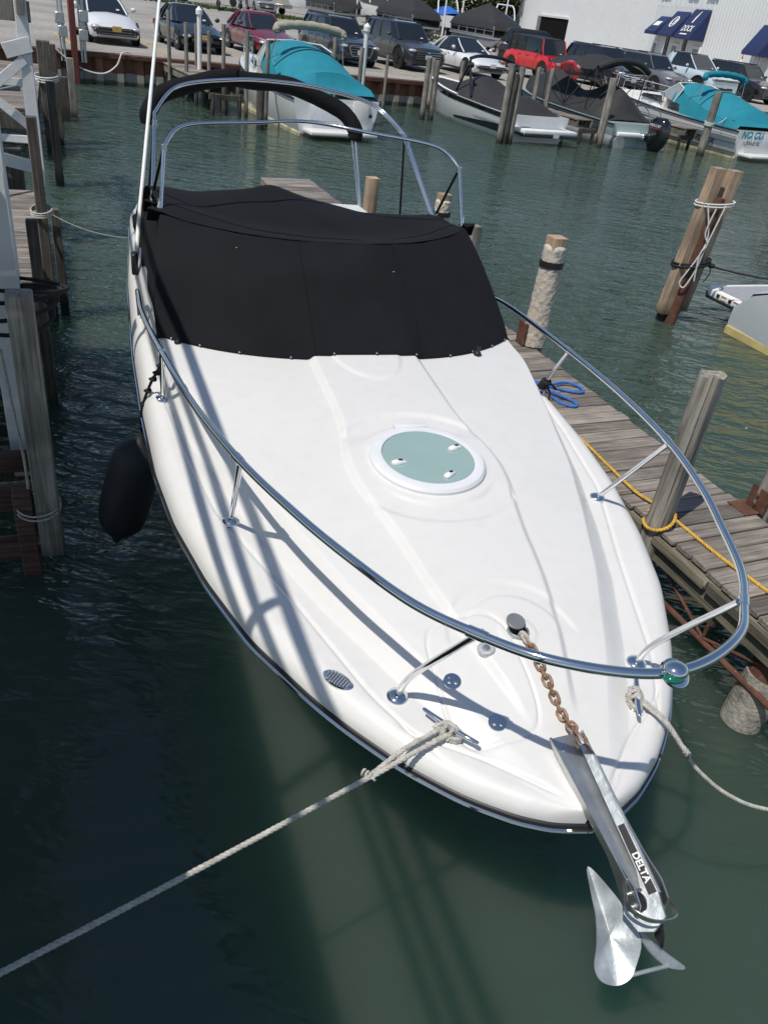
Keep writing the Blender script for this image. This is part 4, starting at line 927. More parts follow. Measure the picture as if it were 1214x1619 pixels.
# ================================================================ seawall, parking lot, building
def lot_mat():
    m, t, b = nodes('worn_asphalt_gravel'); L = t.links.new
    tc = N(t, 'ShaderNodeTexCoord'); n = N(t, 'ShaderNodeTexNoise'); n.inputs['Scale'].default_value = .35; n.inputs['Detail'].default_value = 9; n.inputs['Roughness'].default_value = .65; L(tc.outputs['Object'], n.inputs['Vector'])
    r = ramp(t, [(.3, (.24, .228, .21)), (.55, (.34, .325, .30)), (.75, (.42, .40, .37))]); L(n.outputs[0], r.inputs[0])
    n2 = N(t, 'ShaderNodeTexNoise'); n2.inputs['Scale'].default_value = 14; n2.inputs['Detail'].default_value = 4; L(tc.outputs['Object'], n2.inputs['Vector'])
    r2 = ramp(t, [(.35, (.72, .72, .72)), (.65, (1.15, 1.14, 1.12))]); L(n2.outputs[0], r2.inputs[0])
    mx = N(t, 'ShaderNodeMix', data_type='RGBA', blend_type='MULTIPLY'); mx.inputs[0].default_value = 1; L(r.outputs[0], mx.inputs[6]); L(r2.outputs[0], mx.inputs[7]); L(mx.outputs[2], b.inputs['Base Color'])
    b.inputs['Roughness'].default_value = .95; b.inputs['Specular IOR Level'].default_value = .2; return m
lot = MB().add([MW(-400, .12, LOT), MW(400, .12, LOT), MW(400, 900, LOT), MW(-400, 900, LOT)], [(0, 1, 2, 3)]).build('parking_lot', lot_mat(), smooth=0); tag(lot, 'pale worn gravel parking lot behind the seawall', kind='structure')
M_['yellowpaint'] = simple('faded_yellow_paint', (.5, .36, .08), .8, 0, .25, 6, dirt=((.3, .27, .2), 5, .52))
for i, s in enumerate((-13.4, -10.35, -7.1, -3.8, -.35, 3.05, 7.6, 11.5, 15.0, 18.6)):
    a = MW(s-.06, 1.4, LOT+.005); tag(MB().add([MW(s-.06, 1.2, LOT+.005), MW(s+.06, 1.2, LOT+.005), MW(s+.06, 6.4, LOT+.005), MW(s-.06, 6.4, LOT+.005)], [(0, 1, 2, 3)]).build('parking_line', M_['yellowpaint'], smooth=0), 'faded yellow parking bay stripes on the lot', kind='structure')
def sheet_mat():
    m, t, b = nodes('rusty_sheet_pile'); L = t.links.new
    ge = N(t, 'ShaderNodeNewGeometry'); sp = N(t, 'ShaderNodeSeparateXYZ'); L(ge.outputs['Position'], sp.inputs[0])
    n = N(t, 'ShaderNodeTexNoise'); n.inputs['Scale'].default_value = 3; n.inputs['Detail'].default_value = 7; L(ge.outputs['Position'], n.inputs['Vector'])
    r = ramp(t, [(.3, (.15, .055, .030)), (.7, (.27, .115, .068))]); L(n.outputs[0], r.inputs[0])
    ad = N(t, 'ShaderNodeMath', operation='MULTIPLY_ADD'); ad.inputs[1].default_value = .12; L(n.outputs[0], ad.inputs[0]); L(sp.outputs[2], ad.inputs[2])
    r2 = ramp(t, [(.16, (.12, .11, .09)), (.2, (.36, .33, .28)), (.40, (.36, .33, .29)), (.43, (.1, .04, .025))]); L(ad.outputs[0], r2.inputs[0])
    mk = ramp(t, [(.41, (1, 1, 1)), (.45, (0, 0, 0))]); L(ad.outputs[0], mk.inputs[0])
    mx = N(t, 'ShaderNodeMix', data_type='RGBA'); L(mk.outputs[0], mx.inputs[0]); L(r.outputs[0], mx.inputs[6]); L(r2.outputs[0], mx.inputs[7]); L(mx.outputs[2], b.inputs['Base Color'])
    b.inputs['Roughness'].default_value = .85; return m
sw = thing('seawall', 'rusty corrugated steel sheet pile seawall with pale waterline band', 'wall', W0, PH)
shm = MB(); P_ = .64
prof = [(0, 0), (.06, 0), (.16, .2), (.40, .2), (.50, 0), (P_, 0)]
shm.prism([(x, y+.0, -1.0) for x, y in prof]+[(P_, .3, -1.0), (0, .3, -1.0)], (0, 0, 1.80)); shmm = shm.mesh('sheet_pile', smooth=0); shmm.materials.append(sheet_mat())
for i in range(66): put('sheet_pile', shmm, sw, (-20+i*P_, -.12, 0))
for i in range(11): MB().box((-18+i*4, .02, LOT-.05), (3.985, .42, .13)).build('cap_beam', M_['rustdark'], sw, bevel=.01)
# ---- white metal-clad building
BR = Vector((19.2, 60.5, LOT)); BLc = Vector((7.0, 130, LOT)); bd = (BLc-BR).normalized(); bn = Vector((bd.y*-1, bd.x, 0)); 
if bn.x > 0: bn = -bn
bld = thing('metal_building', 'white ribbed metal marina building with navy awnings at the upper right', 'building', BR, math.atan2(bd.y, bd.x))
def bv(l, h, o=0): # l along wall from right end, h up, o outwards to the lot
    return Vector((l, 0, h)) + Vector((0, o*(1 if True else -1), 0))
sgnb = 1 if (Matrix.Rotation(math.atan2(bd.y, bd.x), 3, 'Z') @ Vector((0, 1, 0))).dot(bn) > 0 else -1
def bv(l, h, o=0): return Vector((l, sgnb*o, h))
BLn = (BLc-BR).length
M_['metal_wall'] = simple('white_metal_cladding', (.72, .73, .73), .5, 0, .05, .4, dirt=((.55, .54, .5), .6, .68))
wall = MB(); wall.box(bv(BLn/2-10, 5.5, -6), (BLn+20, 12, 11)); wl_ = wall.build('wall', M_['metal_wall'], bld)
ribm = MB().prism([(-.05, 0, 0), (-.025, sgnb*.045, 0), (.025, sgnb*.045, 0), (.05, 0, 0)], (0, 0, 9)).mesh('rib', smooth=0); ribm.materials.append(M_['metal_wall'])
l = -8.0; i = 0
while l < BLn-.2:
    skip = 6.6 < l < 17.2
    if not skip: put('rib', ribm, wl_, bv(l, .02, .003))
    elif i % 2 == 0:
        put('rib', ribm, wl_, bv(l, 4.6 if 7 < l < 17 else .02, .003))
    l += .46; i += 1
M_['navy'] = simple('navy_awning_canvas', (.016, .03, .105), .85, 0, .15, 4)
M_['doorvoid'] = simple('painted_interior_shade', (.012, .012, .012), .95, 0, .2, 1, spec=.05)  # near-black colour paints the shade inside the open garage
M_['darkglass'] = simple('dark_glass', (.02, .025, .03), .08, 0, .1, 2, coat=.3)
M_['greyglass'] = simple('grey_blinds_window', (.26, .27, .27), .25, 0, .1, 3)
def awning(l0, l1, h0, h1, pr):
    a = MB(); a.prism([bv(l0, h0, .05), bv(l0, h0, pr), bv(l0, h0+.22, pr), bv(l0, h1, .05)], Vector((l1-l0, 0, 0))); return a.build('awning', M_['navy'], bld)
for (l0, l1, h0, h1, txt, sz) in ((6.9, 9.6, 2.55, 4.5, 'DOCK', .62), (10.2, 12.8, 2.6, 4.3, 'O', 1.2), (13.6, 15.6, 2.6, 3.9, 'MARINE', .42)):
    aw = awning(l0, l1, h0, h1, 1.15)
    ff = .26 if txt == 'DOCK' else .5; c_ = bv((l0+l1)/2, h0+.22+ff*(h1-h0-.22), 1.15-ff*1.1)
    ux = Vector((-1, 0, 0)) if True else Vector((1, 0, 0)); uy = (bv(0, h1, .05)-bv(0, h0+.22, 1.15)).normalized(); nz = ux.cross(uy)
    if nz.dot(Vector((0, sgnb, 1))) < 0: ux = -ux; nz = -nz
    if txt == 'MARINE': MB().prism([c_+nz*.03+ux*a+uy*b for a, b in ((-.55, -.22), (.55, -.22), (.55, .22), (-.55, .22))], nz*.01).build('white_patch', M_['white'], aw)
    elif txt == 'O':
        MB().tube([c_+nz*.03+ux*.42*math.cos(t)+uy*.42*math.sin(t) for t in np.linspace(0, 6.28, 26)], .055, 6).build('emblem_ring', M_['white'], aw)
        MB().tube(cr([c_+nz*.03+ux*-.1+uy*-.2, c_+nz*.03+ux*.1+uy*-.15, c_+nz*.03+ux*.12+uy*.25], 5), .05, 6).build('emblem_hook', M_['white'], aw)
    else:
        lettering('awning_lettering', txt, sz, M_['white'], aw, frame(c_+nz*.03, ux, uy), bold=.012)
        if txt == 'DOCK':
            MB().prism([c_+nz*.03+ux*a+uy*b for a, b in ((-.6, -.46), (.6, -.46), (.6, -.37), (-.6, -.37))], nz*.01).build('small_print', M_['white'], aw)
            MB().prism([c_+nz*.03+ux*a+uy*b for a, b in ((-.12, .45), (.08, .45), (.14, .95), (.2, 1.35), (.14, 1.35), (-.1, .9))], nz*.02).build('emblem_bottle', M_['white'], aw)
aw = awning(-3.2, -1.0, 2.2, 3.9, 1.0)
for (l0, h) in ((6.3, 5.5), (9.4, 5.5), (14.6, 5.5)):
    w_ = MB().box(bv(l0+.85, h+.9, .03), (1.6, .12, 1.9)).build('window', M_['white'], bld, bevel=.02); MB().box(bv(l0+.85, h+.95, .075), (1.35, .05, 1.6)).build('pane', M_['greyglass'], w_)
    MB().box(bv(l0+.85, h-.1, .08), (1.8, .25, .1)).build('sill', M_['white'], w_)
for (l0, w) in ((7.1, 1.1), (11.0, 1.0), (15.0, .8)):
    d_ = MB().box(bv(l0+w/2, 1.1, .03), (w+.2, .12, 2.3)).build('door', M_['white'], bld, bevel=.02); MB().box(bv(l0+w/2, 1.2, .075), (w-.15, .05, 1.7)).build('pane', M_['greyglass'], d_)
for l0 in (9.9, 13.2): MB().box(bv(l0, 1.4, .06), (.5, .1, 2.8)).build('dark_post', M_['blackgloss'], bld)
gd = MB().box(bv(46, 1.45, .04), (11, .1, 2.9)).build('doorway_shade', M_['doorvoid'], bld); MB().box(bv(46, 2.98, .09), (11.4, .2, .2)).build('door_header', M_['white'], gd); MB().box(bv(51.9, 1.45, .09), (1.2, .2, 2.9)).build('door_jamb', M_['greyglass'], gd)  # flat dark panel stands in for the unlit opening, framed by header and jamb
MB().box(bv(67.2, 4.5, .1), (.3, .2, 9)).build('downpipe', M_['black'], bld)
co = thing('traffic_cone', 'small orange traffic cone by the building at right', 'cone', BR+bd*-2.5+bn*1.6+Vector((0, 0, 1.6)))
M_['orange'] = simple('orange_plastic', (.62, .13, .03), .5, 0, .1, 5)
MB().lathe([(.13, 0), (.02, .6)], (0, 0, 0), 12).build('cone_body', M_['orange'], co); MB().lathe([(.1, .2), (.075, .34)], (0, 0, 0), 12).build('white_band', M_['white'], co)
ub = thing('utility_cabinet', 'low white utility cabinet under the cone', 'cabinet', BR+bd*-2.5+bn*1.6, math.atan2(bd.y, bd.x)); MB().box((0, 0, .8), (1.2, .7, 1.6)).build('cabinet_body', M_['white'], ub, bevel=.02); MB().box((0, sgnb*.36, .8), (1.0, .02, 1.3)).build('cabinet_door', M_['frame'], ub)
# ================================================================ cars (local: y=0 front bumper, +y to the rear, x to the car's left)
M_['tyre'] = simple('tyre_rubber', (.014, .014, .015), .8, 0, .2, 10)
M_['rimd'] = simple('dark_alloy', (.05, .052, .055), .35, .6, .1, 10); M_['rims'] = simple('silver_alloy', (.42, .43, .44), .3, .8, .1, 10)
M_['carglass'] = simple('tinted_glass', (.012, .016, .02), .05, 0, .1, 2, coat=.4)
M_['lamp'] = simple('headlamp_glass', (.55, .57, .58), .12, .3, .15, 30, coat=.8); M_['amber'] = simple('amber_lens', (.55, .2, .03), .2, 0, .1, 20, coat=.5)
M_['trim'] = simple('black_trim', (.015, .015, .016), .5, 0, .1, 10); M_['platew'] = simple('plate_white', (.6, .62, .65), .5, 0, .15, 60); M_['plateo'] = simple('plate_gold', (.5, .33, .1), .5, 0, .2, 60)
def paint(n, c, rough=.22, met=.0): return simple('car_paint_'+n, c, rough, met, .04, 3, coat=.8)
def car(name, label, s, t, L, Wd, H, col, kind='sedan', rim='rims', rz=0, grille='plain', plate='platew', lotz=LOT, pos=None, roof=None, wr=.33, clear=.2, cat='car', detail=True):
    if pos is None: p = MW(s, t, lotz)
    else: p = Vector(pos)
    c = thing(name, label, cat, p, PH+rz, 'cars in the parking lot')
    hw = Wd/2
    suv = kind in ('suv', 'jeep', 'truck', 'pickup')
    hood = {'sedan': .92, 'suv': 1.08, 'jeep': 1.12, 'truck': 1.28, 'pickup': 1.15}[kind]*(H/({'sedan': 1.47, 'suv': 1.72, 'jeep': 1.84, 'truck': 2.0, 'pickup': 1.9}[kind]))
    nose = {'sedan': .70, 'suv': .92, 'jeep': 1.05, 'truck': 1.16, 'pickup': 1.05}[kind]*H/({'sedan': 1.47, 'suv': 1.72, 'jeep': 1.84, 'truck': 2.0, 'pickup': 1.9}[kind])
    belt = hood+.04; cowl = L*(.30 if not suv else .28); rear = {'sedan': hood+.02, 'suv': belt, 'jeep': belt, 'truck': belt, 'pickup': belt-.05}[kind]
    box = 1.0 if kind in ('jeep', 'truck') else .5 if suv else 0
    st = [(0, nose-.22, .78+.12*box, .30), (.03*L, nose-.03, .88+.08*box, .24), (.07*L, nose, .95+.04*box, clear), (.16*L, (nose+hood)/2+.03, 1, clear), (cowl, hood, 1, clear), (cowl+.06*L, belt, 1, clear), (.6*L, belt+.01, 1, clear), (.85*L, rear+.01, .985, clear), (.96*L, rear-.04, .94, clear+.05), (L, rear-.2, .86+.08*box, .36)]
    rs = []
    for y, zt, wf, zb in st:
        w = hw*wf; k = .03+.05*(1-box)
        half = [(0, zt), (w*.5, zt-.3*k), (w*(.84+.1*box), zt-k), (w*(.965+.02*box), zt-k-.10), (w, zt-(zt-zb)*.38), (w*1.0, zb+.22), (w*.955, zb+.06), (w*.86, zb)]
        rs.append([Vector((x, y, z)) for x, z in half]+[Vector((-x, y, z)) for x, z in half[:0:-1]])
    body = MB().rings(rs).build('body', col, c, smooth=32)
    # greenhouse
    bw = hw*.9; rw = hw*({'sedan': .66, 'suv': .76, 'jeep': .84, 'truck': .76, 'pickup': .74}[kind]); rt = H-.03
    wsl = {'sedan': .19*L, 'suv': .13*L, 'jeep': .05*L, 'truck': .15*L, 'pickup': .12*L}[kind]
    gy0 = cowl; gy1 = cowl+wsl; gr1 = {'sedan': .70, 'suv': .90, 'jeep': .95, 'truck': .66, 'pickup': .58}[kind]*L; gr0 = {'sedan': .88, 'suv': .975, 'jeep': .985, 'truck': .75, 'pickup': .62}[kind]*L
    zb_ = belt-.06
    ring = lambda y0, y1, w, z: [Vector((-w*.82, y0, z)), Vector((w*.82, y0, z)), Vector((w, y0+.12*(y1-y0), z)), Vector((w, y1-.08*(y1-y0), z)), Vector((w*.85, y1, z)), Vector((-w*.85, y1, z)), Vector((-w, y1-.08*(y1-y0), z)), Vector((-w, y0+.12*(y1-y0), z))]
    mid = .55
    R0 = ring(gy0, gr0, bw, zb_); R2 = ring(gy1, gr1, rw, rt-.06); R1 = [a.lerp(b, mid)+Vector((0.03*(1 if a.x > 0 else -1), 0, .0)) for a, b in zip(R0, R2)]
    MB().rings([R0, R1, R2]).build('windows', M_['carglass'], c, smooth=25)
    rf = roof or col
    r3 = ring(gy1+.0, gr1, rw+.015, rt-.065); r4 = ring(gy1+.04, gr1-.04, rw-.02, rt-.01); r5 = ring(gy1+.3, gr1-.3, rw*.7, rt+.02)
    rfo = MB().rings([r3, r4, r5]).build('roof', rf, c, smooth=45)
    def pil(i0, i1, w0, fr=None, mt=col):
        a = (R0[i0].lerp(R0[i1], fr) if fr is not None else R0[i0]); m_ = (R1[i0].lerp(R1[i1], fr) if fr is not None else R1[i0]); b = (R2[i0].lerp(R2[i1], fr) if fr is not None else R2[i0])
        out_ = Vector((.012*(1 if a.x > 0 else -1), 0, 0)); MB().tube([a+out_, m_+out_, b+out_], w0, 6).build('pillar', mt, c)
    for i0, i1 in ((1, 0), (0, 1)): pil(i0, i1, .03)
    for a, b in ((2, 3), (7, 6)):
        pil(a, b, .035, .42, M_['trim'] if kind != 'jeep' else rf)
        pil(a, b, .045, .76, col if kind != 'jeep' else rf)
        pil(b, b, .06, None, col if kind != 'jeep' else rf)
    if kind in ('jeep',):       # black hard-top rear quarter
        for sg in (-1, 1): MB().prism([(sg*(bw+.005), .64*L, zb_), (sg*(bw+.005), .97*L, zb_), (sg*(rw+.02), .94*L, rt-.05), (sg*(rw+.02), .64*L, rt-.05)], (sg*.015, 0, 0)).build('hard_top_side', rf, c)
    if kind in ('pickup', 'truck'):
        y0 = gr0+.02; MB().box((0, (y0+L*.98)/2, belt+.01), (Wd*.8, L*.98-y0-.1, .03)).build('bed_cover', M_['trim'], c)
    if kind == 'truck':         # slanted sail panels behind the cab
        for sg in (-1, 1): MB().prism([(sg*bw, .60*L, zb_), (sg*bw, .70*L, zb_), (sg*bw*.95, .70*L, zb_+.2), (sg*rw*1.04, .645*L, rt-.08), (sg*rw*1.04, .605*L, rt-.08), (sg*bw*.97, .62*L, zb_+.25)], (sg*.02, 0, 0)).build('sail_panel', col, c)
    # wheels
    for y in (.185*L, .785*L if kind != 'jeep' else .80*L):
        for sg in (-1, 1):
            w = MB().lathe([(wr*.62, -.10), (wr*.92, -.11), (wr, -.07), (wr, .07), (wr*.92, .11), (wr*.62, .10)], (sg*(hw-.10), y, wr), 22, (1, 0, 0)).build('wheel', M_['tyre'], c)
            rm = MB().lathe([(wr*.66, -.02), (wr*.66, .02), (.001, .03)], (sg*(hw-.02), y, wr), 18, (sg, 0, 0))
            rmo = rm.build('rim', M_[rim], w)
            for k in range(5):
                a = k*2*math.pi/5; MB().beam((sg*(hw+.012), y, wr), (sg*(hw+.012), y+math.cos(a)*wr*.62, wr+math.sin(a)*wr*.62), .03, .05, (1, 0, 0)).build('spoke', M_['rims' if rim == 'rims' else 'rimd'], w)
            MB().lathe([(wr*1.16, -.02), (wr*1.16, .004), (wr*1.0, .006)], (sg*(hw-.003), y, wr+.02), 22, (sg, 0, 0)).build('wheel_arch', M_['trim'], c)
            if kind in ('jeep', 'truck') or clear > .24:
                MB().tube([(sg*(hw+.0), y+math.cos(a)*wr*1.25, wr+.05+math.sin(a)*wr*1.18) for a in np.linspace(.1, math.pi-.1, 12)], .06 if kind == 'jeep' else .04, 6).build('fender_flare', col if kind == 'jeep' else M_['trim'], c)
    # front fascia
    zf = nose; G = dict(plain=(.30, .14), wide=(.62, .24), tall=(.55, .36), slim=(.8, .10), seven=(.42, .3), chrome=(.66, .34))[grille]
    gm = MB().box((0, .028, zf-.2-G[1]*.3), (Wd*G[0], .1, G[1])).build('grille', M_['trim'], c, bevel=.015)
    nb = {'plain': 2, 'wide': 3, 'tall': 4, 'slim': 1, 'seven': 0, 'chrome': 4}[grille]
    for k in range(nb):
        z = zf-.2-G[1]*.3+G[1]*((k+.5)/nb-.5); MB().box((0, -.028, z), (Wd*G[0]*.94, .012, .028 if grille == 'chrome' else .012)).build('grille_bar', M_['chrome'], gm)
    if grille == 'seven':
        for k in range(7): MB().box(((k-3)*.082*Wd/1.87, -.035, zf-.26), (.035, .03, .3)).build('slot', M_['trim'], gm)
        for k in range(8): MB().box(((k-3.5)*.082*Wd/1.87, -.028, zf-.26), (.05, .03, .33)).build('slot_post', col, gm)
    if grille == 'tall':
        MB().tube([(Wd*.5*G[0]*1.02*x, -.03, zf-.2-G[1]*.3+G[1]*.52*z) for x, z in ((-.85, 1), (.85, 1), (1, .5), (.8, -1), (-.8, -1), (-1, .5))], .014, 6, loop=True).build('grille_frame', M_['chrome'], gm)
        for k in range(4): MB().tube([((k-1.5)*.052+.036*math.cos(a), -.04, zf-.16+.036*math.sin(a)) for a in np.linspace(0, 6.28, 14)], .006, 5).build('emblem_ring', M_['chrome'], gm)
    elif grille in ('plain', 'chrome', 'wide'):
        MB().ell((0, -.035, zf-.19), (.075, .012, .03), 12, 6).build('emblem', M_['amber'] if name == 'white_sedan' else M_['chrome'], gm)
    lowg = MB().box((0, .03, clear+.2), (Wd*.6, .09, .12)).build('lower_intake', M_['trim'], c, bevel=.01)
    for sg in (-1, 1):
        if kind == 'jeep':
            MB().lathe([(.1, 0), (.09, .05), (.001, .06)], (sg*hw*.68, -.02, zf-.2), 16, (0, -1, 0)).build('headlight', M_['lamp'], c); MB().lathe([(.04, 0), (.001, .03)], (sg*hw*.93, .1, zf-.26), 10, (0, -1, 0)).build('turn_lamp', M_['amber'], c)
        elif grille == 'slim': MB().box((sg*hw*.8, .05, zf-.2), (.28, .12, .09)).build('headlight', M_['lamp'], c, bevel=.02)
        else:
            MB().ell((sg*hw*.77, .11, zf-.16), (.17*Wd/1.8, .14, .065), 14, 8, Matrix.Rotation(sg*R(28), 3, 'Z')).build('headlight', M_['lamp'], c)
        if kind in ('suv', 'pickup') and name == 'dark_blue_suv': MB().box((sg*hw*.93, .3, zf-.1), (.06, .2, .09)).build('turn_lamp', M_['amber'], c)
        MB().ell((sg*(hw+.1), cowl+.35*wsl+.1, belt+.09), (.1, .06, .075), 12, 8).build('mirror', col if kind != 'jeep' else M_['trim'], c)
        MB().box((sg*hw*.74, .05, clear+.22), (.2, .08, .08)).build('fog_lamp', M_['trim'], c, bevel=.01)
        # door seams and handles
        for fy in (.36, .54, .70): MB().box((sg*hw*.998, fy*L, (belt+clear)/2+.02), (.006, .012, belt-clear-.32)).build('door_seam', M_['trim'], c)
        for fy in (.50, .66): MB().box((sg*(hw+.004), fy*L, belt-.17), (.03, .16, .028)).build('door_handle', col if kind != 'jeep' else M_['trim'], c, bevel=.005)
        MB().box((sg*hw*.965, .49*L, clear+.05), (.05, L*.44, .08)).build('sill_trim', M_['trim'], c, bevel=.01)
        if suv and kind == 'suv': MB().tube([(sg*rw*.86, gy1+.2, rt+.03), (sg*rw*.86, gr1-.1, rt+.03)], .022, 6).build('roof_rail', M_['trim'], c)
        MB().box((sg*hw*.8, L*.985, rear-.25), (.26, .06, .18)).build('tail_lamp', simple('tail', (.3, .02, .02), .2, coat=.6) if 'tail' not in M_ else M_['tail'], c, bevel=.01)
    MB().box((0, -.035, clear+.32 if kind != 'jeep' else .55), (.31, .015, .16)).build('number_plate', M_[plate], c, bevel=.004)
    MB().box((hw*.42, cowl+.10*wsl+.02, zb_+.12), (.11, .01, .06), Matrix.Rotation(R(-50), 3, 'X')).build('inspection_sticker', M_['platew'], c)
    if kind == 'jeep': MB().box((0, -.12, .55), (Wd*.82, .16, .16)).build('bumper', M_['trim'], c, bevel=.02)
    return c
M_['tail'] = simple('tail_lens', (.3, .02, .02), .2, 0, .1, 5, coat=.6)
P_w = paint('white', (.72, .73, .74)); P_k = paint('black', (.012, .013, .017)); P_r = paint('maroon', (.16, .012, .022)); P_b = paint('dark_slate', (.022, .028, .038)); P_g = paint('charcoal', (.032, .035, .04)); P_red = paint('red', (.58, .012, .016)); P_n = paint('navy_black', (.010, .013, .022)); P_s = paint('grey_metal', (.16, .165, .18), .3, .3); P_i = paint('ice_blue', (.52, .63, .70)); P_si = paint('silver', (.4, .41, .42), .3, .4)
car('white_sedan', 'white sedan with gold number plate parked at the far left', -11.75, 3.0, 4.6, 1.80, 1.48, P_w, 'sedan', plate='plateo', grille='wide')
car('black_sedan', 'black compact sedan parked second from left', -8.55, 3.1, 4.5, 1.75, 1.44, P_k, 'sedan', plate='plateo', grille='plain')
car('red_sedan', 'dark red sedan parked behind the teal covered boat', -5.4, 3.6, 4.85, 1.85, 1.47, P_r, 'sedan', grille='plain')
car('slate_suv', 'dark slate crossover with large chrome framed grille and rings', -1.95, 3.6, 4.66, 1.89, 1.66, P_b, 'suv', grille='tall', wr=.36)
car('charcoal_suv', 'big boxy charcoal suv in the middle of the row', 1.5, 4.0, 5.0, 1.98, 1.78, P_g, 'suv', rim='rimd', grille='chrome', wr=.39, clear=.26)
car('white_fastback', 'white fastback sedan with black roof parked near the tents', 4.85, 3.9, 4.86, 1.87, 1.44, P_w, 'sedan', rim='rimd', grille='slim', roof=P_k)
car('red_jeep', 'bright red boxy off-roader with black hard top', 9.75, 4.7, 4.2, 1.87, 1.84, P_red, 'jeep', rim='rims', grille='seven', roof=M_['trim'], wr=.40, clear=.4)
car('dark_blue_suv', 'navy black suv with chrome grille parked right of the red off-roader', 13.3, 3.8, 5.0, 2.0, 1.80, P_n, 'suv', grille='chrome', wr=.38)
car('grey_suv', 'metallic grey suv with slotted grille behind the black bimini', 16.6, 3.9, 4.8, 1.94, 1.76, P_s, 'suv', grille='plain', wr=.38, plate='plateo')
car('ice_blue_truck', 'pale ice blue electric pickup with black glass roof', 20.4, 4.3, 5.5, 2.2, 2.0, P_i, 'truck', rim='rimd', grille='slim', roof=P_k, wr=.44, clear=.34, cat='truck')
car('black_suv', 'black suv at the right end of the parked row', 24.3, 4.2, 5.0, 2.0, 1.82, P_k, 'suv', rim='rimd', grille='plain', wr=.38)
car('black_offroader', 'dark suv with roof rack behind the navy suv', 17.6, 13.5, 4.9, 1.95, 1.95, P_k, 'suv', rim='rimd', wr=.38, rz=R(60))
car('silver_pickup', 'silver pickup towing a trailer far back in the lot', 11.0, 49, 5.4, 1.95, 1.85, P_si, 'pickup', grille='chrome', wr=.4, clear=.3, rz=R(-8), cat='truck')
# ================================================================ moored boats along the seawall (local: y=0 stern, +y towards the bow, x across)
M_['teal'] = simple('teal_canvas', (.006, .20, .27), .8, 0, .12, 3, bump=.3, bscale=12, dirt=((.012, .165, .215), 3, .6))
M_['beige'] = simple('beige_canvas', (.36, .33, .26), .9, 0, .2, 8, bump=.5, bscale=14)
M_['blacktarp'] = simple('black_tarp', (.022, .022, .024), .7, 0, .2, 3, bump=.6, bscale=5)
M_['blue'] = simple('blue_tarp', (.02, .12, .5), .6, 0, .2, 3, bump=.4, bscale=6)
M_['stainhull'] = simple('algae_stained_hull', (.42, .40, .26), .55, 0, .35, 3, dirt=((.14, .11, .05), 2.5, .5))
M_['alu'] = simple('dull_aluminium', (.5, .51, .52), .4, .7, .15, 8)
M_['seafoam'] = simple('pale_seafoam_gelcoat', (.42, .53, .52), .25, 0, .05, 3, coat=.4)
def hull_sec(L, B, fb, fs, zk=-.35, n=16, flare=.82, pw=.42, white='gelside', par=None, name='hull', stripe=None):
    rs = []; hbw = lambda y: B/2*(1-max(0, (y/L-.42)/.58)**2.3)
    for i in range(n+1):
        y = L*i/n; h = max(.015, hbw(y)); z = fs+(fb-fs)*(i/n)**1.6; rk = .55*(i/n)**4
        half = [(h, z), (h*.995, z-.06), (h*.95, z*.6), (h*(flare+.02), .12), (h*flare*.96, 0), (h*.4, zk)]
        rs.append([Vector((x, y+rk*(zz/z), zz)) for x, zz in half]+[Vector((0, y+rk*(zk/z), zk-.05))]+[Vector((-x, y+rk*(zz/z), zz)) for x, zz in half[::-1]])
    MB().rings(rs, True, True).build(name, M_[white], par, smooth=38)
    rub = MB()
    pts = [Vector((max(.015, hbw(L*i/n))+.01, L*i/n+.55*(i/n)**4, fs+(fb-fs)*(i/n)**1.6-.04)) for i in range(n+1)]
    rub.tube([Vector((-p.x, p.y, p.z)) for p in pts]+pts[::-1], .025, 6); rub.build('rub_rail', M_['black'], par)
    return hbw, (lambda y: fs+(fb-fs)*(y/L)**1.6)
def boat_thing(name, label, s, t): return thing(name, label, 'boat', MW(s, t, 0), PH, 'boats moored stern out along the seawall')
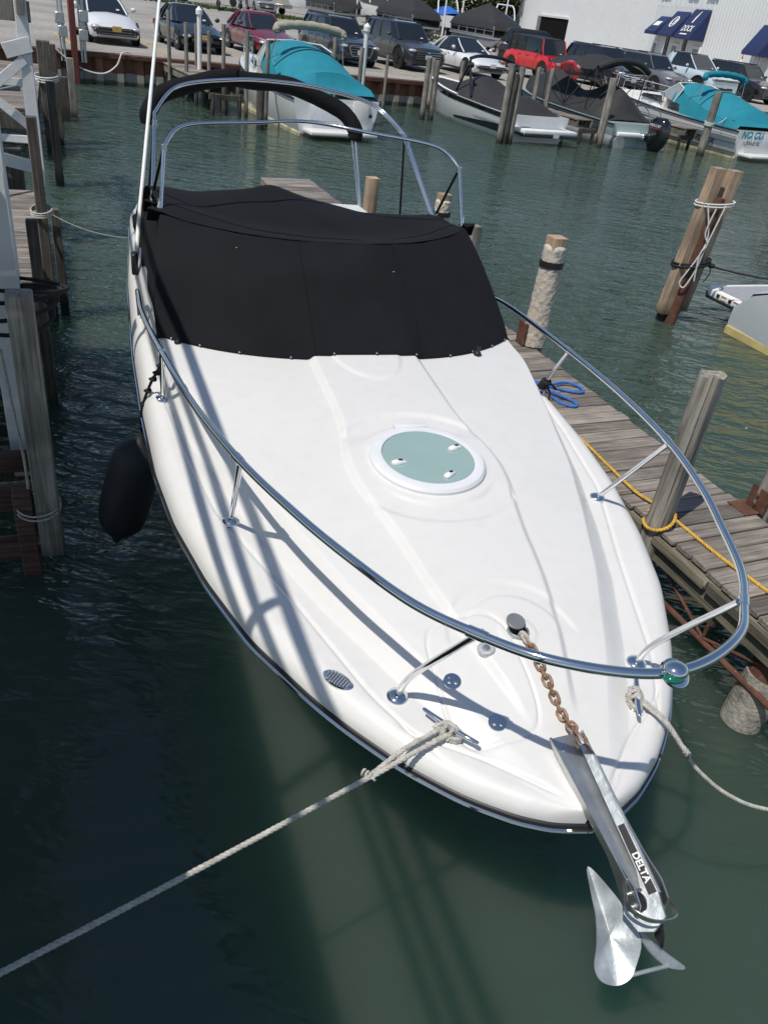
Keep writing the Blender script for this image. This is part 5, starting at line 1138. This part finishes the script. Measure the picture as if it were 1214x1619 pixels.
def cruiser(label, s, t, L, B, tag_name, side):
    b = boat_thing('express_cruiser', label, s, t); hbw, zs = hull_sec(L, B, 1.35, .95, par=b)
    MB().box((0, L*.35, .03), (B*.86, L*.7, .16)).build('stained_waterline', M_['stainhull'], b, bevel=.03)
    # cabin trunk with dark side windows
    rs = []
    for y, w, z in [(L*.50, .92, 1.55), (L*.56, .88, 1.52), (L*.7, .72, 1.45), (L*.84, .5, 1.38), (L*.93, .22, 1.32)]:
        hw = hbw(y)*w/.95*.9; zd = zs(y); rs.append([Vector((hw, y, zd-.05)), Vector((hw*.9, y, z-.04)), Vector((hw*.7, y, z+.03)), Vector((-hw*.7, y, z+.03)), Vector((-hw*.9, y, z-.04)), Vector((-hw, y, zd-.05))])
    cab = MB().rings(rs).build('cabin', M_['gel'], b, smooth=40)
    for sg in (-1, 1):
        a = Vector((sg*hbw(L*.52)*.86, L*.52, 1.24)); c_ = Vector((sg*hbw(L*.72)*.69, L*.72, 1.30))
        MB().prism([a, c_, c_+Vector((-sg*.03, -.1, .12)), a+Vector((-sg*.05, .1, .24))], (sg*.02, 0, 0)).build('cabin_window', M_['carglass'], cab)
    # raked windshield
    wsp = [(-B*.44, L*.44, 1.36), (-B*.36, L*.56, 1.52), (0, L*.60, 1.57), (B*.36, L*.56, 1.52), (B*.44, L*.44, 1.36)]; wst = [(-B*.40, L*.41, 1.86), (-B*.33, L*.47, 2.0), (0, L*.49, 2.04), (B*.33, L*.47, 2.0), (B*.40, L*.41, 1.86)]
    g_ = MB(); g_.rings([[Vector(p) for p in wsp], [Vector(p) for p in wst]], False, False); wsd = g_.build('windshield', simple('pale_acrylic', (.3, .34, .36), .08, 0, .1, 3, coat=.4) if 'acry' not in M_ else M_['acry'], b, smooth=0)
    fr = MB()
    for p, q in zip(wsp, wst): fr.tube([p, q], .022, 6)
    fr.tube(wst, .022, 6); fr.build('windshield_frame', M_['white'], wsd)
    # teal canvas from the windshield back over the cockpit
    def cov(v, u):
        x = (2*u-1); a = abs(x); y = L*.46*(1-v)+.12*v; hw = B*(.36+.10*min(1, v*2))
        zt = 2.06-.30*v-.62*max(0, v-.45); ze = (1.95-.62*min(1, v*1.5)) if True else 1; z = zt+(ze-.12-zt)*a**2.2
        if v > .9: z = min(z, 1.22-(v-.9)*1.5)
        return Vector((x*hw, y, max(z, zs(max(y, 0))-.08)))
    cv = MB().grid(cov, 22, 26); cvo = cv.build('canvas_cover', M_['teal'], b, smooth=50)
    sk = MB()
    for sg in (0, 1):
        sk.grid(lambda v, u, sg=sg: Vector(cov(v, sg)).lerp(Vector(((2*sg-1)*hbw(0)*1.01, Vector(cov(v, sg)).y, .96)), u*(1 if v > .15 else .5)), 14, 3)
    sk.build('cover_skirt', M_['teal'], cvo, smooth=50)
    MB().tube([Vector(cov(.42, u))+Vector((0, 0, .012)) for u in np.linspace(0, 1, 20)], .016, 6).build('cover_seam', M_['black'], cvo)
    # transom: recess and boarding door
    MB().box((0, -.015, .62), (B*.62, .05, .42)).build('transom_recess', M_['frame'], b, bevel=.04, seg=2); MB().box((B*.28, -.03, .68), (.5, .05, .55)).build('boarding_door', M_['gel'], b, bevel=.03, seg=2)
    MB().box((0, -.32, .18), (B*.78, .64, .1)).build('swim_platform', M_['gel'], b, bevel=.03, seg=2)
    MB().lathe([(.05, 0), (.04, .03), (.001, .03)], (B*.40, -.03, .6), 12, (0, -1, 0)).build('stern_fitting', M_['black'], b)
    # bow rail
    rl_ = [Vector((hbw(L*f)*.93, L*f+.2*f**4, zs(L*f)+.5)) for f in np.linspace(.5, .985, 9)]
    r_ = MB().tube(cr([Vector((-p.x, p.y, p.z)) for p in rl_]+[Vector((0, L*1.06, zs(L)+.5))]+rl_[::-1], 5), .016, 6)
    for p in rl_[::2]:
        for sg in (-1, 1): r_.tube([Vector((sg*p.x, p.y, p.z)), Vector((sg*p.x*.97, p.y+.05, p.z-.5))], .012, 6)
    r_.build('bow_rail', M_['chrome'], b)
    # folded bimini on its frame
    for sg in (-1, 1): MB().tube([(sg*B*.43, L*.38, 1.3), (sg*B*.38, L*.30, 2.35)], .016, 6).build('bimini_pole', M_['alu'], b); bf = MB().tube([(sg*B*.43, L*.30, 1.25), (sg*B*.38, L*.30, 2.35)], .014, 6).build('bimini_pole', M_['alu'], b)
    bp = cr([(-B*.39, L*.30, 2.25), (-B*.36, L*.31, 2.42), (0, L*.315, 2.5), (B*.36, L*.31, 2.42), (B*.39, L*.30, 2.25)], 8)
    MB().tube(bp, [.06+.05*min(1, i/3, (len(bp)-1-i)/3)+.01*math.sin(2*i) for i in range(len(bp))], 10).build('bimini_boot', M_[tag_name], bf, smooth=60)
    return b, zs, hbw
M_['acry'] = simple('pale_acrylic', (.28, .32, .34), .08, 0, .1, 3, coat=.4)
cruiser('white express cruiser under teal canvas with folded beige bimini', -8.3, -8.0, 6.9, 2.55, 'beige', 1)
rb_, zs_, hbw_ = cruiser('white cruiser with teal canvas, dark stripes and transom lettering, right edge', 8.75, -8.3, 8.2, 2.75, 'teal', -1)
for z0, z1, w in ((.72, .86, .022), (.50, .60, .018), (.20, .28, .03)):
    ps = [Vector((-hbw_(y)*(.985 if z0 > .6 else .93 if z0 > .4 else .87)-.02, y, z0+(z1-z0)*(y/8.2)**1.5)) for y in np.linspace(.05, 6.6, 14)]; MB().tube(ps, w, 6, flat=.4).build('side_stripe', M_['black'], rb_)
lettering('maker_lettering', 'BAYLINER', .30, M_['black'], rb_, frame((-hbw_(1.8)*.90-.035, 1.75, .385), (0, -1, 0), (-.12, 0, 1)), shear=.3)
M_['tealprint'] = simple('teal_lettering', (.01, .30, .38), .5, 0, .1, 5)
lettering('boat_name', 'NO CU', .34, M_['tealprint'], rb_, frame((-.66, -.06, .80), (1, 0, 0), (0, 0, 1)), bold=.012, shear=.15); lettering('home_port', 'GRAND ISL', .17, M_['black'], rb_, frame((-.55, -.06, .53), (1, 0, 0), (0, 0, 1)))
# ---- bowrider with black cover and black tower
bo = boat_thing('bowrider', 'grey and white bowrider with black fitted cover and black tower', -.55, -7.0); L, B = 6.6, 2.4
hbw, zs = hull_sec(L, B, 1.12, .78, par=bo, white='gelside')
def bcov(v, u):
    x = 2*u-1; y = .06+v*(L*.93-.06); h = hbw(y)*.97; a = abs(x)
    hump = .55*math.exp(-((y-L*.52)/1.0)**2)+.35*math.exp(-((y-L*.18)/1.1)**2)+.06
    return Vector((x*h, y+.3*v**4, zs(y)-.02+hump*float(sm(v, -.02, .14))*(1-a**2.4)+.02*math.sin(6*y)*(1-a)))
MB().grid(bcov, 40, 24).build('canvas_cover', M_['blacktarp'], bo, smooth=50)
for sg in (-1, 1):
    MB().tube(cr([Vector((sg*hbw(L*f)*.985, L*f+.55*f**4, zs(L*f)+.03)) for f in np.linspace(.5, .995, 8)], 4), .05, 8, flat=.5).build('white_gunwale', M_['white'], bo)
    def hx(y, z):
        zt = zs(y); h = hbw(y)
        f = .95+(.995-.95)*(z-zt*.6)/(zt*.4-.06) if z > zt*.6 else .84+(.95-.84)*(z-.12)/(zt*.6-.12)
        return sg*(h*min(f, 1)+.010)
    def strip(y0, y1, lo, hi, nm, mt): MB().grid(lambda u, v: Vector((hx(y0+(y1-y0)*u, lo(u)+(hi(u)-lo(u))*v), y0+(y1-y0)*u+.3*((y0+(y1-y0)*u)/L)**4, lo(u)+(hi(u)-lo(u))*v)), 18, 4).build(nm, M_[mt], bo, smooth=60)
    strip(.1, 5.9, lambda u: .60+.22*u, lambda u: .74+.25*u, 'dark_band', 'blackgloss')
    strip(.2, 3.6, lambda u: .16+.02*u, lambda u: .44-.20*u, 'side_graphic', 'blackgloss')
    strip(.6, 2.2, lambda u: .40+.04*u, lambda u: .50-.02*u, 'side_graphic', 'white')
    MB().tube(cr([(sg*1.08, 2.6, .95), (sg*1.02, 3.0, 1.8), (sg*.9, 3.25, 2.05)], 6), .045, 8).build('tower_leg', M_['blackgloss'], bo); MB().tube([(sg*1.06, 3.6, 1.0), (sg*1.0, 3.1, 1.9)], .035, 8).build('tower_leg', M_['blackgloss'], bo)
    MB().tube([(sg*1.05, 2.75, 1.25), (sg*1.03, 2.9, 1.55)], .05, 8).build('tower_trim', M_['chrome'], bo)
MB().tube(cr([(-.92, 3.22, 2.03), (-.4, 3.4, 2.12), (.4, 3.4, 2.12), (.92, 3.22, 2.03)], 6), .055, 8).build('tower_bar', M_['blackgloss'], bo); MB().ell((-.98, 3.0, 1.85), (.09, .12, .09), 12, 8).build('tower_speaker', M_['blackgloss'], bo); MB().ell((.98, 3.0, 1.85), (.09, .12, .09), 12, 8).build('tower_speaker', M_['blackgloss'], bo)
MB().box((0, -.32, .40), (2.15, .8, .14)).build('swim_platform', M_['white'], bo, bevel=.04, seg=2); MB().box((0, -.32, .31), (2.2, .84, .1)).build('platform_edge', M_['blackgloss'], bo, bevel=.03); MB().box((0, -.2, .475), (1.7, .4, .012)).build('platform_pad', M_['padgrey'], bo); MB().box((.2, -.745, .32), (.22, .012, .1)).build('plate', M_['white'], bo)
# ---- pontoon-like runabout under a black tarp with outboard and bimini
po = boat_thing('covered_runabout', 'boat under a draped black tarp with black bimini and outboard motor', 3.9, -7.0); L, B = 7.0, 2.5
hbw, zs = hull_sec(L, B, 1.05, .75, par=po, white='seafoam')
def pcov(v, u):
    x = 2*u-1; y = .45+v*(L*.97-.45); h = hbw(y)*1.02; a = abs(x)
    ridge = .62*math.exp(-((y-1.8)/1.2)**2)+.62*math.exp(-((y-5.0)/1.2)**2)+.36
    return Vector((x*h, y, zs(y)-.28*(a > .93)+ridge*float(sm(v, -.03, .12))*(1-a**1.3)+.03*math.sin(9*y+4*x)*(1-a)*a*3))
MB().grid(pcov, 44, 28).build('tarp_cover', M_['blacktarp'], po, smooth=40)
MB().box((0, .2, .42), (2.3, .9, .12)).build('swim_deck', M_['white'], po, bevel=.03, seg=2)
for x in (-1.0, 1.0): MB().tube([(x, -.2, .12), (x, 5.5, .12), (x*.8, 6.3, .3)], [.26, .26, .05], 14).build('pontoon_tube', M_['alu'], po)
lad = MB()
for x in (.25, .8): lad.tube(cr([(x, -.2, .45), (x, -.05, 1.05), (x, .35, 1.3), (x, .7, 1.25)], 5), .02, 6)
for z in (.7, .95): lad.tube([(.25, -.12, z), (.8, -.12, z)], .018, 6)
lad.build('boarding_ladder', M_['chrome'], po)
om = MB(); rs = []
for z, w, d0, d1 in [(-.4, .05, -.25, .0), (.05, .1, -.5, -.05), (.18, .19, -.62, .02), (.45, .235, -.72, .06), (.75, .24, -.72, .06), (.98, .21, -.66, .02), (1.08, .13, -.52, -.08)]:
    rs.append([Vector((.35+w*x, -.25+(d0+d1)/2+(d1-d0)/2*y, z)) for x, y in ((-1, -.55), (-.55, -1), (.55, -1), (1, -.55), (1, .55), (.55, 1), (-.55, 1), (-1, .55))])
out = om.rings(rs).build('outboard_motor', M_['blackgloss'], po, smooth=50)
lettering('motor_lettering', 'MERCURY', .12, M_['white'], out, frame((.35-.245, -.58, .82), (0, -1, 0), (0, 0, 1))); MB().box((.35-.24, -.58, .74), (.012, .46, .02)).build('red_stripe', simple('red_stripe', (.45, .03, .03), .4), out)
MB().box((.1, -.15, .38), (.3, .3, .25)).build('motor_bracket', M_['chrome'], po, bevel=.05)
bim_ = MB()
def bcan(v, u):
    x = 2*u-1; y = 1.6+v*2.7; return Vector((x*1.2, y, 2.28+.28*(1-x*x)-.16*abs(v-.5)*2+.05*math.cos(v*12)))
bim_.grid(bcan, 18, 14); bo_ = bim_.build('bimini_top', M_['blacktarp'], po, smooth=50)
for sg in (-1, 1):
    for y0, y1 in ((2.9, 1.6), (2.9, 2.9), (2.9, 4.3), (4.2, 4.3), (1.7, 1.6)): MB().tube([(sg*1.22, y0, .95), (sg*1.2, y1, 2.26)], .018, 6).build('bimini_pole', M_['blackgloss'], po)
MB().tube(cr([(-1.2, 1.5, 2.25), (-.5, 1.4, 2.5), (.5, 1.4, 2.5), (1.2, 1.5, 2.25)], 6), .10, 8).build('bimini_boot', M_['blacktarp'], bo_)

# ================================================================ finger docks and piles along the seawall
def fdock(label, s0, s1, t0, t1, z, mt='deckwood'):
    d = thing('slip_dock', label, 'dock', MW((s0+s1)/2, t0, z), PH); w = s1-s0
    pmx = MB().box((0, 0, 0), (w, .20, .04)).mesh('plank', bevel=.006); pmx.materials.append(M_[mt])
    n = int((t0-t1)/.212)
    for i in range(n): put('plank', pmx, d, (0, -.1-.212*i, random.uniform(-.004, .004)))
    for x in (-w/2+.06, w/2-.06): MB().box((x, -(t0-t1)/2, -.13), (.06, t0-t1, .2)).build('stringer', M_['stringer'], d, bevel=.006)
    for i in range(int((t0-t1)/1.6)+1):
        y = -.4-1.6*i; MB().box((0, y, -.3), (w, .1, .14)).build('cross_beam', M_['darkpile'], d, bevel=.006)
        for x in (-w/2+.1, w/2-.1): MB().tube([(x, y, -.2), (x, y, -2.2)], .06, 8).build('leg', M_['darkpile'], d); 
    return d
fdock('small plank dock left of the teal covered cruiser', -11.0, -10.0, .0, -5.0, .78)
fdock('plank dock right of the teal covered cruiser', -6.55, -5.75, .0, -5.5, .72)
fdock('plank dock between the bowrider and the tarp covered boat', 1.35, 2.1, .0, -6.6, .72)
fdock('plank dock left of the right edge cruiser', 6.1, 6.8, .0, -7.0, .72)
def bp_pile(label, s, t, z1, r, mt='pile', lean=(0, 0), sq=False, white=False):
    p = MW(s, t); o = round_pile('slip_pile', (p.x, p.y), -1.5, z1, r, mt, label, lean, 'piles along the seawall slips', 10, 'pile', sq)
    if white: MB().lathe([(r*1.5, 0), (r*1.5, .12), (.01, .22)], (lean[0]*z1, lean[1]*z1, z1), 12).build('cap', M_['white'], o)
    return o
PL = [('slim grey pile at the corner of the left slip dock', -11.05, -1.2, 2.3, .06, 'pile'), ('second slim pile of the left slip dock', -10.9, -2.6, 2.1, .06, 'pile'), ('slim pile between the black sedan and the teal boat bow', -10.0, -.6, 2.0, .06, 'pile'), ('slim pile just left of the teal boat bow', -9.95, -1.8, 1.9, .06, 'pile'),
      ('slim pile beside the teal boat left gunwale', -10.0, -3.4, 2.2, .06, 'pile'), ('slim pile in front of the teal boat windshield', -9.9, -5.2, 2.2, .06, 'pile'), ('slim pile overlapping the teal canvas corner', -9.85, -6.7, 2.1, .06, 'pile'), ('dark stub pile below the small left dock', -10.45, -4.9, .9, .09, 'darkpile'), ('dark pile showing between the bimini hoops', -10.2, -7.2, 1.1, .11, 'darkpile'),
      ('slim pile right of the teal boat stern', -6.6, -3.9, 2.2, .065, 'pile'), ('slim pile next to the white dock light', -6.5, -5.6, 2.1, .065, 'pile'), ('slim pile on the seawall side of the teal boat', -6.0, -1.0, 1.9, .06, 'pile'), ('thin leaning pile left of the pile pair', -3.9, -2.4, 1.8, .05, 'pile'),
      ('left pile of the pair near the bowrider bow', -2.85, -3.4, 1.9, .09, 'pile'), ('right pile of the pair near the bowrider bow', -2.5, -3.4, 1.85, .09, 'pile'),
      ('tall pale pile at the outer end of the middle dock', 1.95, -7.3, 2.1, .085, 'pile'), ('leaning pile behind the tall pale pile of the middle dock', 2.55, -6.5, 2.05, .08, 'pile'), ('pile halfway along the middle dock left side', 1.2, -4.2, 2.0, .085, 'pile'), ('pile halfway along the middle dock right side', 1.95, -4.0, 2.0, .085, 'pile'), ('grey pile behind the bowrider tower', -.9, -.5, 1.75, .08, 'pile'), ('grey pile near the seawall right of the bowrider tower', .4, -.5, 1.75, .08, 'pile'),
      ('thick dark pile wrapped with white rope in front of the right cruiser', 6.1, -8.0, 2.05, .14, 'pile')]
for a in PL: bp_pile(*a)
bp_pile('white dock light post near the charcoal suv', -6.1, -5.0, 2.5, .07, 'white', white=True); bp_pile('white dock light post near the black sedan', -10.2, -1.6, 2.3, .07, 'white', white=True)
tc_ = thing('pile_cluster', 'two grey timbers flanking a dark steel pile beside the bowrider stern', 'pile', MW(-2.2, -7.5), PH)
for x, mt, z1, r in ((-.19, 'pile', 2.2, .10), (.0, 'darkpile', 1.95, .11), (.2, 'pile', 2.15, .10)): MB().tube([(x, 0, -1.5), (x, 0, z1)], r, 10).build('pile_shaft', M_[mt], tc_)
rwp = MB(); c_ = MW(6.1, -8.0)
for z in (1.02, 1.06, 1.1): rwp.tube([c_+Vector((math.cos(t)*.16, math.sin(t)*.16, z+.02*math.sin(t))) for t in np.linspace(0, 6.28, 18)], .02, 6)
rwp.tube(sag(c_+Vector((.1, 0, 1.05)), MW(7.6, -7.4, 1.25), .08), .012, 6)
tag(rwp.build('white_rope', M_['ropewhite'], smooth=60), 'white rope wound on the thick pile by the right cruiser', 'rope')
lpost('dark submerged-footed pile in the water at upper left', 18.0, -.30, -1.4, .95, .22, 'darkpile', 'mooring_pile', 'pile')
lpost('pale timber pile leaning beside the dark pile at upper left', 18.6, -.50, -1.4, 1.3, .16, 'pile', 'mooring_pile', 'pile')
# ================================================================ lot furniture and background
up = thing('utility_post', 'dark red steel utility post with conduits and meter boxes on the seawall', 'post', MW(-13.75, -.1, 0), PH)
M_['redsteel'] = simple('dark_red_steel', (.16, .035, .03), .6, 0, .25, 5)
MB().box((0, -.2, 1.6), (.18, .18, 3.9)).build('steel_post', M_['redsteel'], up, bevel=.02)
for x, r in ((-.28, .04), (-.38, .03), (.22, .04), (.32, .05)): MB().tube([(x, -.15, .6), (x, -.15, 3.2)], r, 8).build('conduit', M_['alu'], up)
for x, z in ((-.36, 1.75), (.34, 1.85), (.3, 1.35), (-.3, 1.4), (.3, 2.5)): MB().box((x, -.22, z), (.26, .14, .3)).build('meter_box', M_['alu'], up, bevel=.015)
hose = MB().tube(cr([MW(-14.3, -.25, .92), MW(-13.9, -.3, .6), MW(-13.4, -.32, .38), MW(-12.9, -.32, .35), MW(-12.5, -.3, .6), MW(-12.3, -.25, .95), MW(-12.0, -.1, .97)], 8), .025, 6)
tag(hose.build('white_hose', M_['ropewhite']), 'white hose drooping over the rusty seawall edge', 'hose')
# black peaked covers over pontoon boats on trailers
def pontoon_tent(label, x, y, L, Wd, rz, name='tented_pontoon'):
    o = thing(name, label, 'boat', (x, y, LOT), rz, 'tented pontoon boats'); zd = .9
    MB().box((0, 0, zd), (L, Wd, .14)).build('deck', M_['alu'], o)
    for y_ in (-Wd*.32, Wd*.32): MB().tube([(-L/2, y_, zd-.35), (L/2-.6, y_, zd-.35), (L/2, y_, zd-.15)], [.3, .3, .08], 12).build('pontoon_tube', M_['alu'], o)
    for sg in (-1, 1):
        MB().box((0, sg*Wd*.48, zd+.42), (L*.96, .03, .55)).build('side_panel', M_['blackgloss'], o)
        for z in (.12, .45, .74): MB().tube([(-L*.48, sg*Wd*.5, zd+z), (L*.48, sg*Wd*.5, zd+z)], .03, 6).build('side_rail', M_['alu'], o)
        for k in range(6): MB().tube([(-L*.48+L*.192*k, sg*Wd*.5, zd+.05), (-L*.48+L*.192*k, sg*Wd*.5, zd+.76)], .03, 6).build('rail_post', M_['alu'], o)
        for xx in (-.6, .6): MB().lathe([(.3, -.1), (.34, -.06), (.34, .06), (.3, .1)], (xx, sg*Wd*.4, .34), 14, (0, 1, 0)).build('trailer_wheel', M_['tyre'], o)
    def tf(v, u):
        a, b = 2*v-1, 2*u-1; r = max(abs(a), abs(b)); h = (1-r)**.85*1.45
        return Vector((a*L*.5, b*Wd*.54, zd+.80+h-.25*(r > .97)))
    MB().grid(tf, 20, 20).build('peaked_cover', M_['blacktarp'], o, smooth=35); return o
pontoon_tent('pontoon boat under the left black peaked cover', -3.8, 77, 6.5, 2.6, R(-58)); pontoon_tent('pontoon boat under the right black peaked cover', 2.6, 74, 6.5, 2.6, R(-58))
pontoon_tent('covered pontoon boat partly hidden behind the slate crossover', -11.0, 84, 6.5, 2.6, R(-58))
# stored boats with blue tarps and white towers behind
def stored(label, x, y, rz, tarp):
    o = thing('stored_boat', label, 'boat', (x, y, LOT), rz, 'stored boats behind the tents'); L, B = 6.5, 2.4
    hbw, zs = hull_sec(L, B, 1.3, 1.0, zk=.0, par=o); 
    for ch in o.children: ch.location.z = .8
    def cv(v, u):
        a = 2*u-1; y_ = .2+v*(L*.9); return Vector((a*hbw(y_)*1.02, y_, .8+zs(y_)+.7*(1-abs(a)**1.5)*math.sin(math.pi*min(1, v*1.1+.05))**.6))
    MB().grid(cv, 16, 12).build('tarp_cover', M_[tarp], o, smooth=50)
    for sg in (-1, 1): MB().tube(cr([(sg*1.1, 2.4, 1.9), (sg*1.0, 3.0, 3.0), (sg*.8, 3.4, 3.4)], 5), .07, 6).build('tower_leg', M_['white'], o)
    MB().tube([(-.8, 3.4, 3.4), (.8, 3.4, 3.4)], .07, 6).build('tower_bar', M_['white'], o)
    for sg in (-1, 1): MB().box((sg*.6, 2.5, .4), (.2, 2.5, .8)).build('stand', M_['darkpile'], o)
    return o
stored('stored boat with bright blue tarp between the black tents', .2, 92, R(20), 'blue'); stored('stored boat with blue tarp near the building corner', 6.0, 100, R(10), 'blue'); stored('stored white boat at the far back left of the tents', -6.5, 95, R(35), 'blacktarp')
for x, y, h, lb_ in ((-8.6, 82, 6, 'slim white mast left of the left black tent'), (-.9, 88, 6, 'slim white mast between the tents, left of the pair'), (.7, 86, 6.2, 'slim white mast between the tents, right of the pair'), (4.9, 90, 6, 'slim white mast right of the right black tent')):
    o = thing('light_mast', lb_, 'mast', (x, y, LOT), 0, 'masts behind the tents'); MB().tube([(0, 0, 0), (0, 0, h)], [.09, .05], 8).build('mast_pole', M_['white'], o)
# motorcycles
def moto(label, x, y, rz):
    o = thing('motorcycle', label, 'motorcycle', (x, y, LOT), rz, 'parked motorcycles')
    for yy in (0, 1.45):
        w = MB().tube([(0, yy+.3*math.cos(a), .32+.3*math.sin(a)) for a in np.linspace(0, 6.2, 18)], .06, 6, loop=True).build('wheel', M_['tyre'], o); MB().lathe([(.2, -.02), (.2, .02)], (0, yy, .32), 14, (1, 0, 0)).build('rim', M_['rims'], w)
    MB().ell((0, .7, .5), (.2, .35, .25), 10, 8).build('engine', M_['rimd'], o); MB().ell((0, .55, .85), (.16, .3, .16), 10, 8).build('tank', P_k, o); MB().ell((0, 1.1, .8), (.16, .36, .09), 10, 6).build('seat', M_['trim'], o)
    MB().tube([(0, .0, .32), (0, .25, .95), (0, .32, 1.1)], .04, 6).build('fork', M_['chrome'], o); MB().tube([(-.38, .42, 1.1), (0, .3, 1.08), (.38, .42, 1.1)], .02, 6).build('handlebar', M_['trim'], o); MB().ell((0, .15, .95), (.09, .08, .09), 10, 6).build('headlight', M_['lamp'], o)
moto('black motorcycle parked beyond the black sedan, left one', -19.6, 77, R(20)); moto('black motorcycle parked beyond the black sedan, right one', -18.2, 78.5, R(10))
# trailer behind the pickup
tr_ = thing('boat_trailer', 'grey utility trailer behind the silver pickup', 'trailer', MW(13.2, 53, LOT), PH+R(-60))
MB().box((0, 0, .75), (3.2, 1.5, .3)).build('trailer_bed', M_['alu'], tr_, bevel=.03); 
for sx_ in (-1, 1): MB().lathe([(.2, -.1), (.34, -.08), (.34, .08), (.2, .1)], (.3, sx_*.8, .34), 16, (0, 1, 0)).build('wheel', M_['tyre'], tr_)
MB().prism([(-1.4, -.7, .9), (1.5, -.7, .9), (.9, -.6, 1.6), (-1.2, -.6, 1.4)], (0, 1.3, 0)).build('load', M_['beige'], tr_)
# far row of stored black boats along the back of the lot
for i, (x, y, c_) in enumerate(((-40, 84, 'blacktarp'), (-36, 87, 'gelside'), (-31.5, 86, 'blacktarp'), (-27, 90, 'blacktarp'), (-23.5, 88, 'gelside'), (-20, 93, 'blacktarp'), (-12.5, 100, 'blacktarp'))):
    o = thing('stored_boat', ['black wrapped boat on trailer at the far back left, leftmost', 'white hulled boat on trailer behind the white sedan', 'black wrapped boat on trailer behind the white sedan', 'black wrapped boat on trailer left of the black sedan', 'white boat on trailer above the black sedan', 'black wrapped boat on trailer behind the motorcycles', 'black wrapped boat on trailer behind the silver pickup'][i], 'boat', (x, y, LOT), R(70+i*7), 'stored boats at the back')
    hull_sec(6, 2.3, 1.3, 1.0, zk=0, par=o, white='gelside')
    for ch in o.children: ch.location.z = .6
    MB().grid(lambda v, u: Vector(((2*u-1)*1.15*(1-v**3*.6), .1+v*5.4, 1.55+.8*(1-abs(2*u-1)**2)*math.sin(math.pi*min(1, v+.1))+.3*v)), 12, 10).build('tarp_cover', M_[c_], o, smooth=50)
    for sx_ in (-1, 1): MB().lathe([(.2, -.1), (.34, -.08), (.34, .08), (.2, .1)], (sx_*.9, 2.2, .34), 14, (1, 0, 0)).build('wheel', M_['tyre'], o)
# grass strip
M_['grass'] = simple('grass', (.05, .09, .02), .95, 0, .4, 1.5)
gs = MB(); 
for i in range(5200):
    x = random.uniform(-48, 10); y = 80+random.gauss(0, 1.6)-x*.25*0+(x+20)*.12; h = random.uniform(.08, .3); a = random.uniform(0, 6.28); d = Vector((math.cos(a), math.sin(a), 0))*.12; p = Vector((x, y, LOT))
    gs.add([p-d, p+d, p+Vector((random.uniform(-.1, .1), random.uniform(-.1, .1), h))], [(0, 1, 2)])
tag(gs.build('grass', M_['grass'], smooth=0), 'rough grass strip at the back of the lot', 'grass', kind='stuff')
# trees at the back
def leaf_mat(n, c):
    m, t, b = nodes(n); L = t.links.new; oi = N(t, 'ShaderNodeTexNoise'); oi.inputs['Scale'].default_value = .9; tc = N(t, 'ShaderNodeTexCoord'); L(tc.outputs['Object'], oi.inputs['Vector'])
    c = Vector(c); r = ramp(t, [(.3, tuple(c*.55)), (.7, tuple(c*1.4))]); L(oi.outputs[0], r.inputs[0]); L(r.outputs[0], b.inputs['Base Color']); b.inputs['Roughness'].default_value = .7; return m
M_['leaf'] = leaf_mat('leaves', (.05, .085, .022)); M_['bark'] = simple('bark', (.09, .07, .05), .9, 0, .3, 6, bump=.5, bscale=20)
def tree(label, x, y, h, w, n=1500):
    o = thing('leafy_tree', label, 'tree', (x, y, LOT), 0, 'trees behind the lot')
    tk = MB().tube([(0, 0, 0), (.1, 0, h*.3), (.0, .1, h*.7)], [.28, .2, .06], 8)
    for k in range(6):
        a = k*1.1; tk.tube([(0, 0, h*(.25+.06*k)), (math.cos(a)*w*.3, math.sin(a)*w*.3, h*(.45+.06*k))], [.1, .03], 6)
    tk.build('trunk', M_['bark'], o)
    cl = [(Vector((random.gauss(0, w*.24), random.gauss(0, w*.24), h*random.uniform(.12, .9))), random.uniform(.5, 1.0)*w*.24) for _ in range(34)]
    mb = MB()
    for i in range(n):
        c, r = random.choice(cl); v = Vector((random.gauss(0, 1), random.gauss(0, 1), random.gauss(0, .8))).normalized()*r*random.uniform(.6, 1.05); p = c+v
        a = Vector((random.uniform(-1, 1), random.uniform(-1, 1), random.uniform(-.6, .6))).normalized()*random.uniform(.14, .3); b = a.cross(Vector((random.uniform(-1, 1), random.uniform(-1, 1), 1))).normalized()*a.length*.6
        mb.add([p-a, p+b, p+a, p-b], [(0, 1, 2, 3)])
    mb.build('crown', M_['leaf'], o, smooth=0)
for i, (x, y, h, w) in enumerate(((-2, 118, 9, 7), (3, 121, 10, 7.5), (7.5, 124, 9, 7), (-8, 121, 9, 7), (-15, 130, 10, 8), (-24, 128, 9, 8), (-34, 126, 10, 8), (-44, 120, 9, 8), (.5, 127, 10, 8), (5.2, 128, 10, 8), (-5, 128, 10, 8), (-11.5, 127, 10, 8), (-19.5, 131, 10, 9), (-29, 132, 10, 9))):
    tree(['leafy tree above the left black tent', 'leafy tree between the tents and the building', 'leafy tree beside the white building corner', 'leafy tree behind the stored boats, left of the tents', 'tree at the back of the lot behind the pickup', 'tree at the back above the black sedan', 'tree at the back above the white sedan', 'tree at the far back left corner', 'taller tree in the second row above the gap between tents', 'taller tree in the second row left of the building', 'taller tree in the second row above the left tent', 'taller tree in the second row left of the tents', 'second row tree behind the silver pickup', 'second row tree above the motorcycles'][i], x, y, h, w, 4200 if i < 4 or 8 <= i < 12 else 1500)
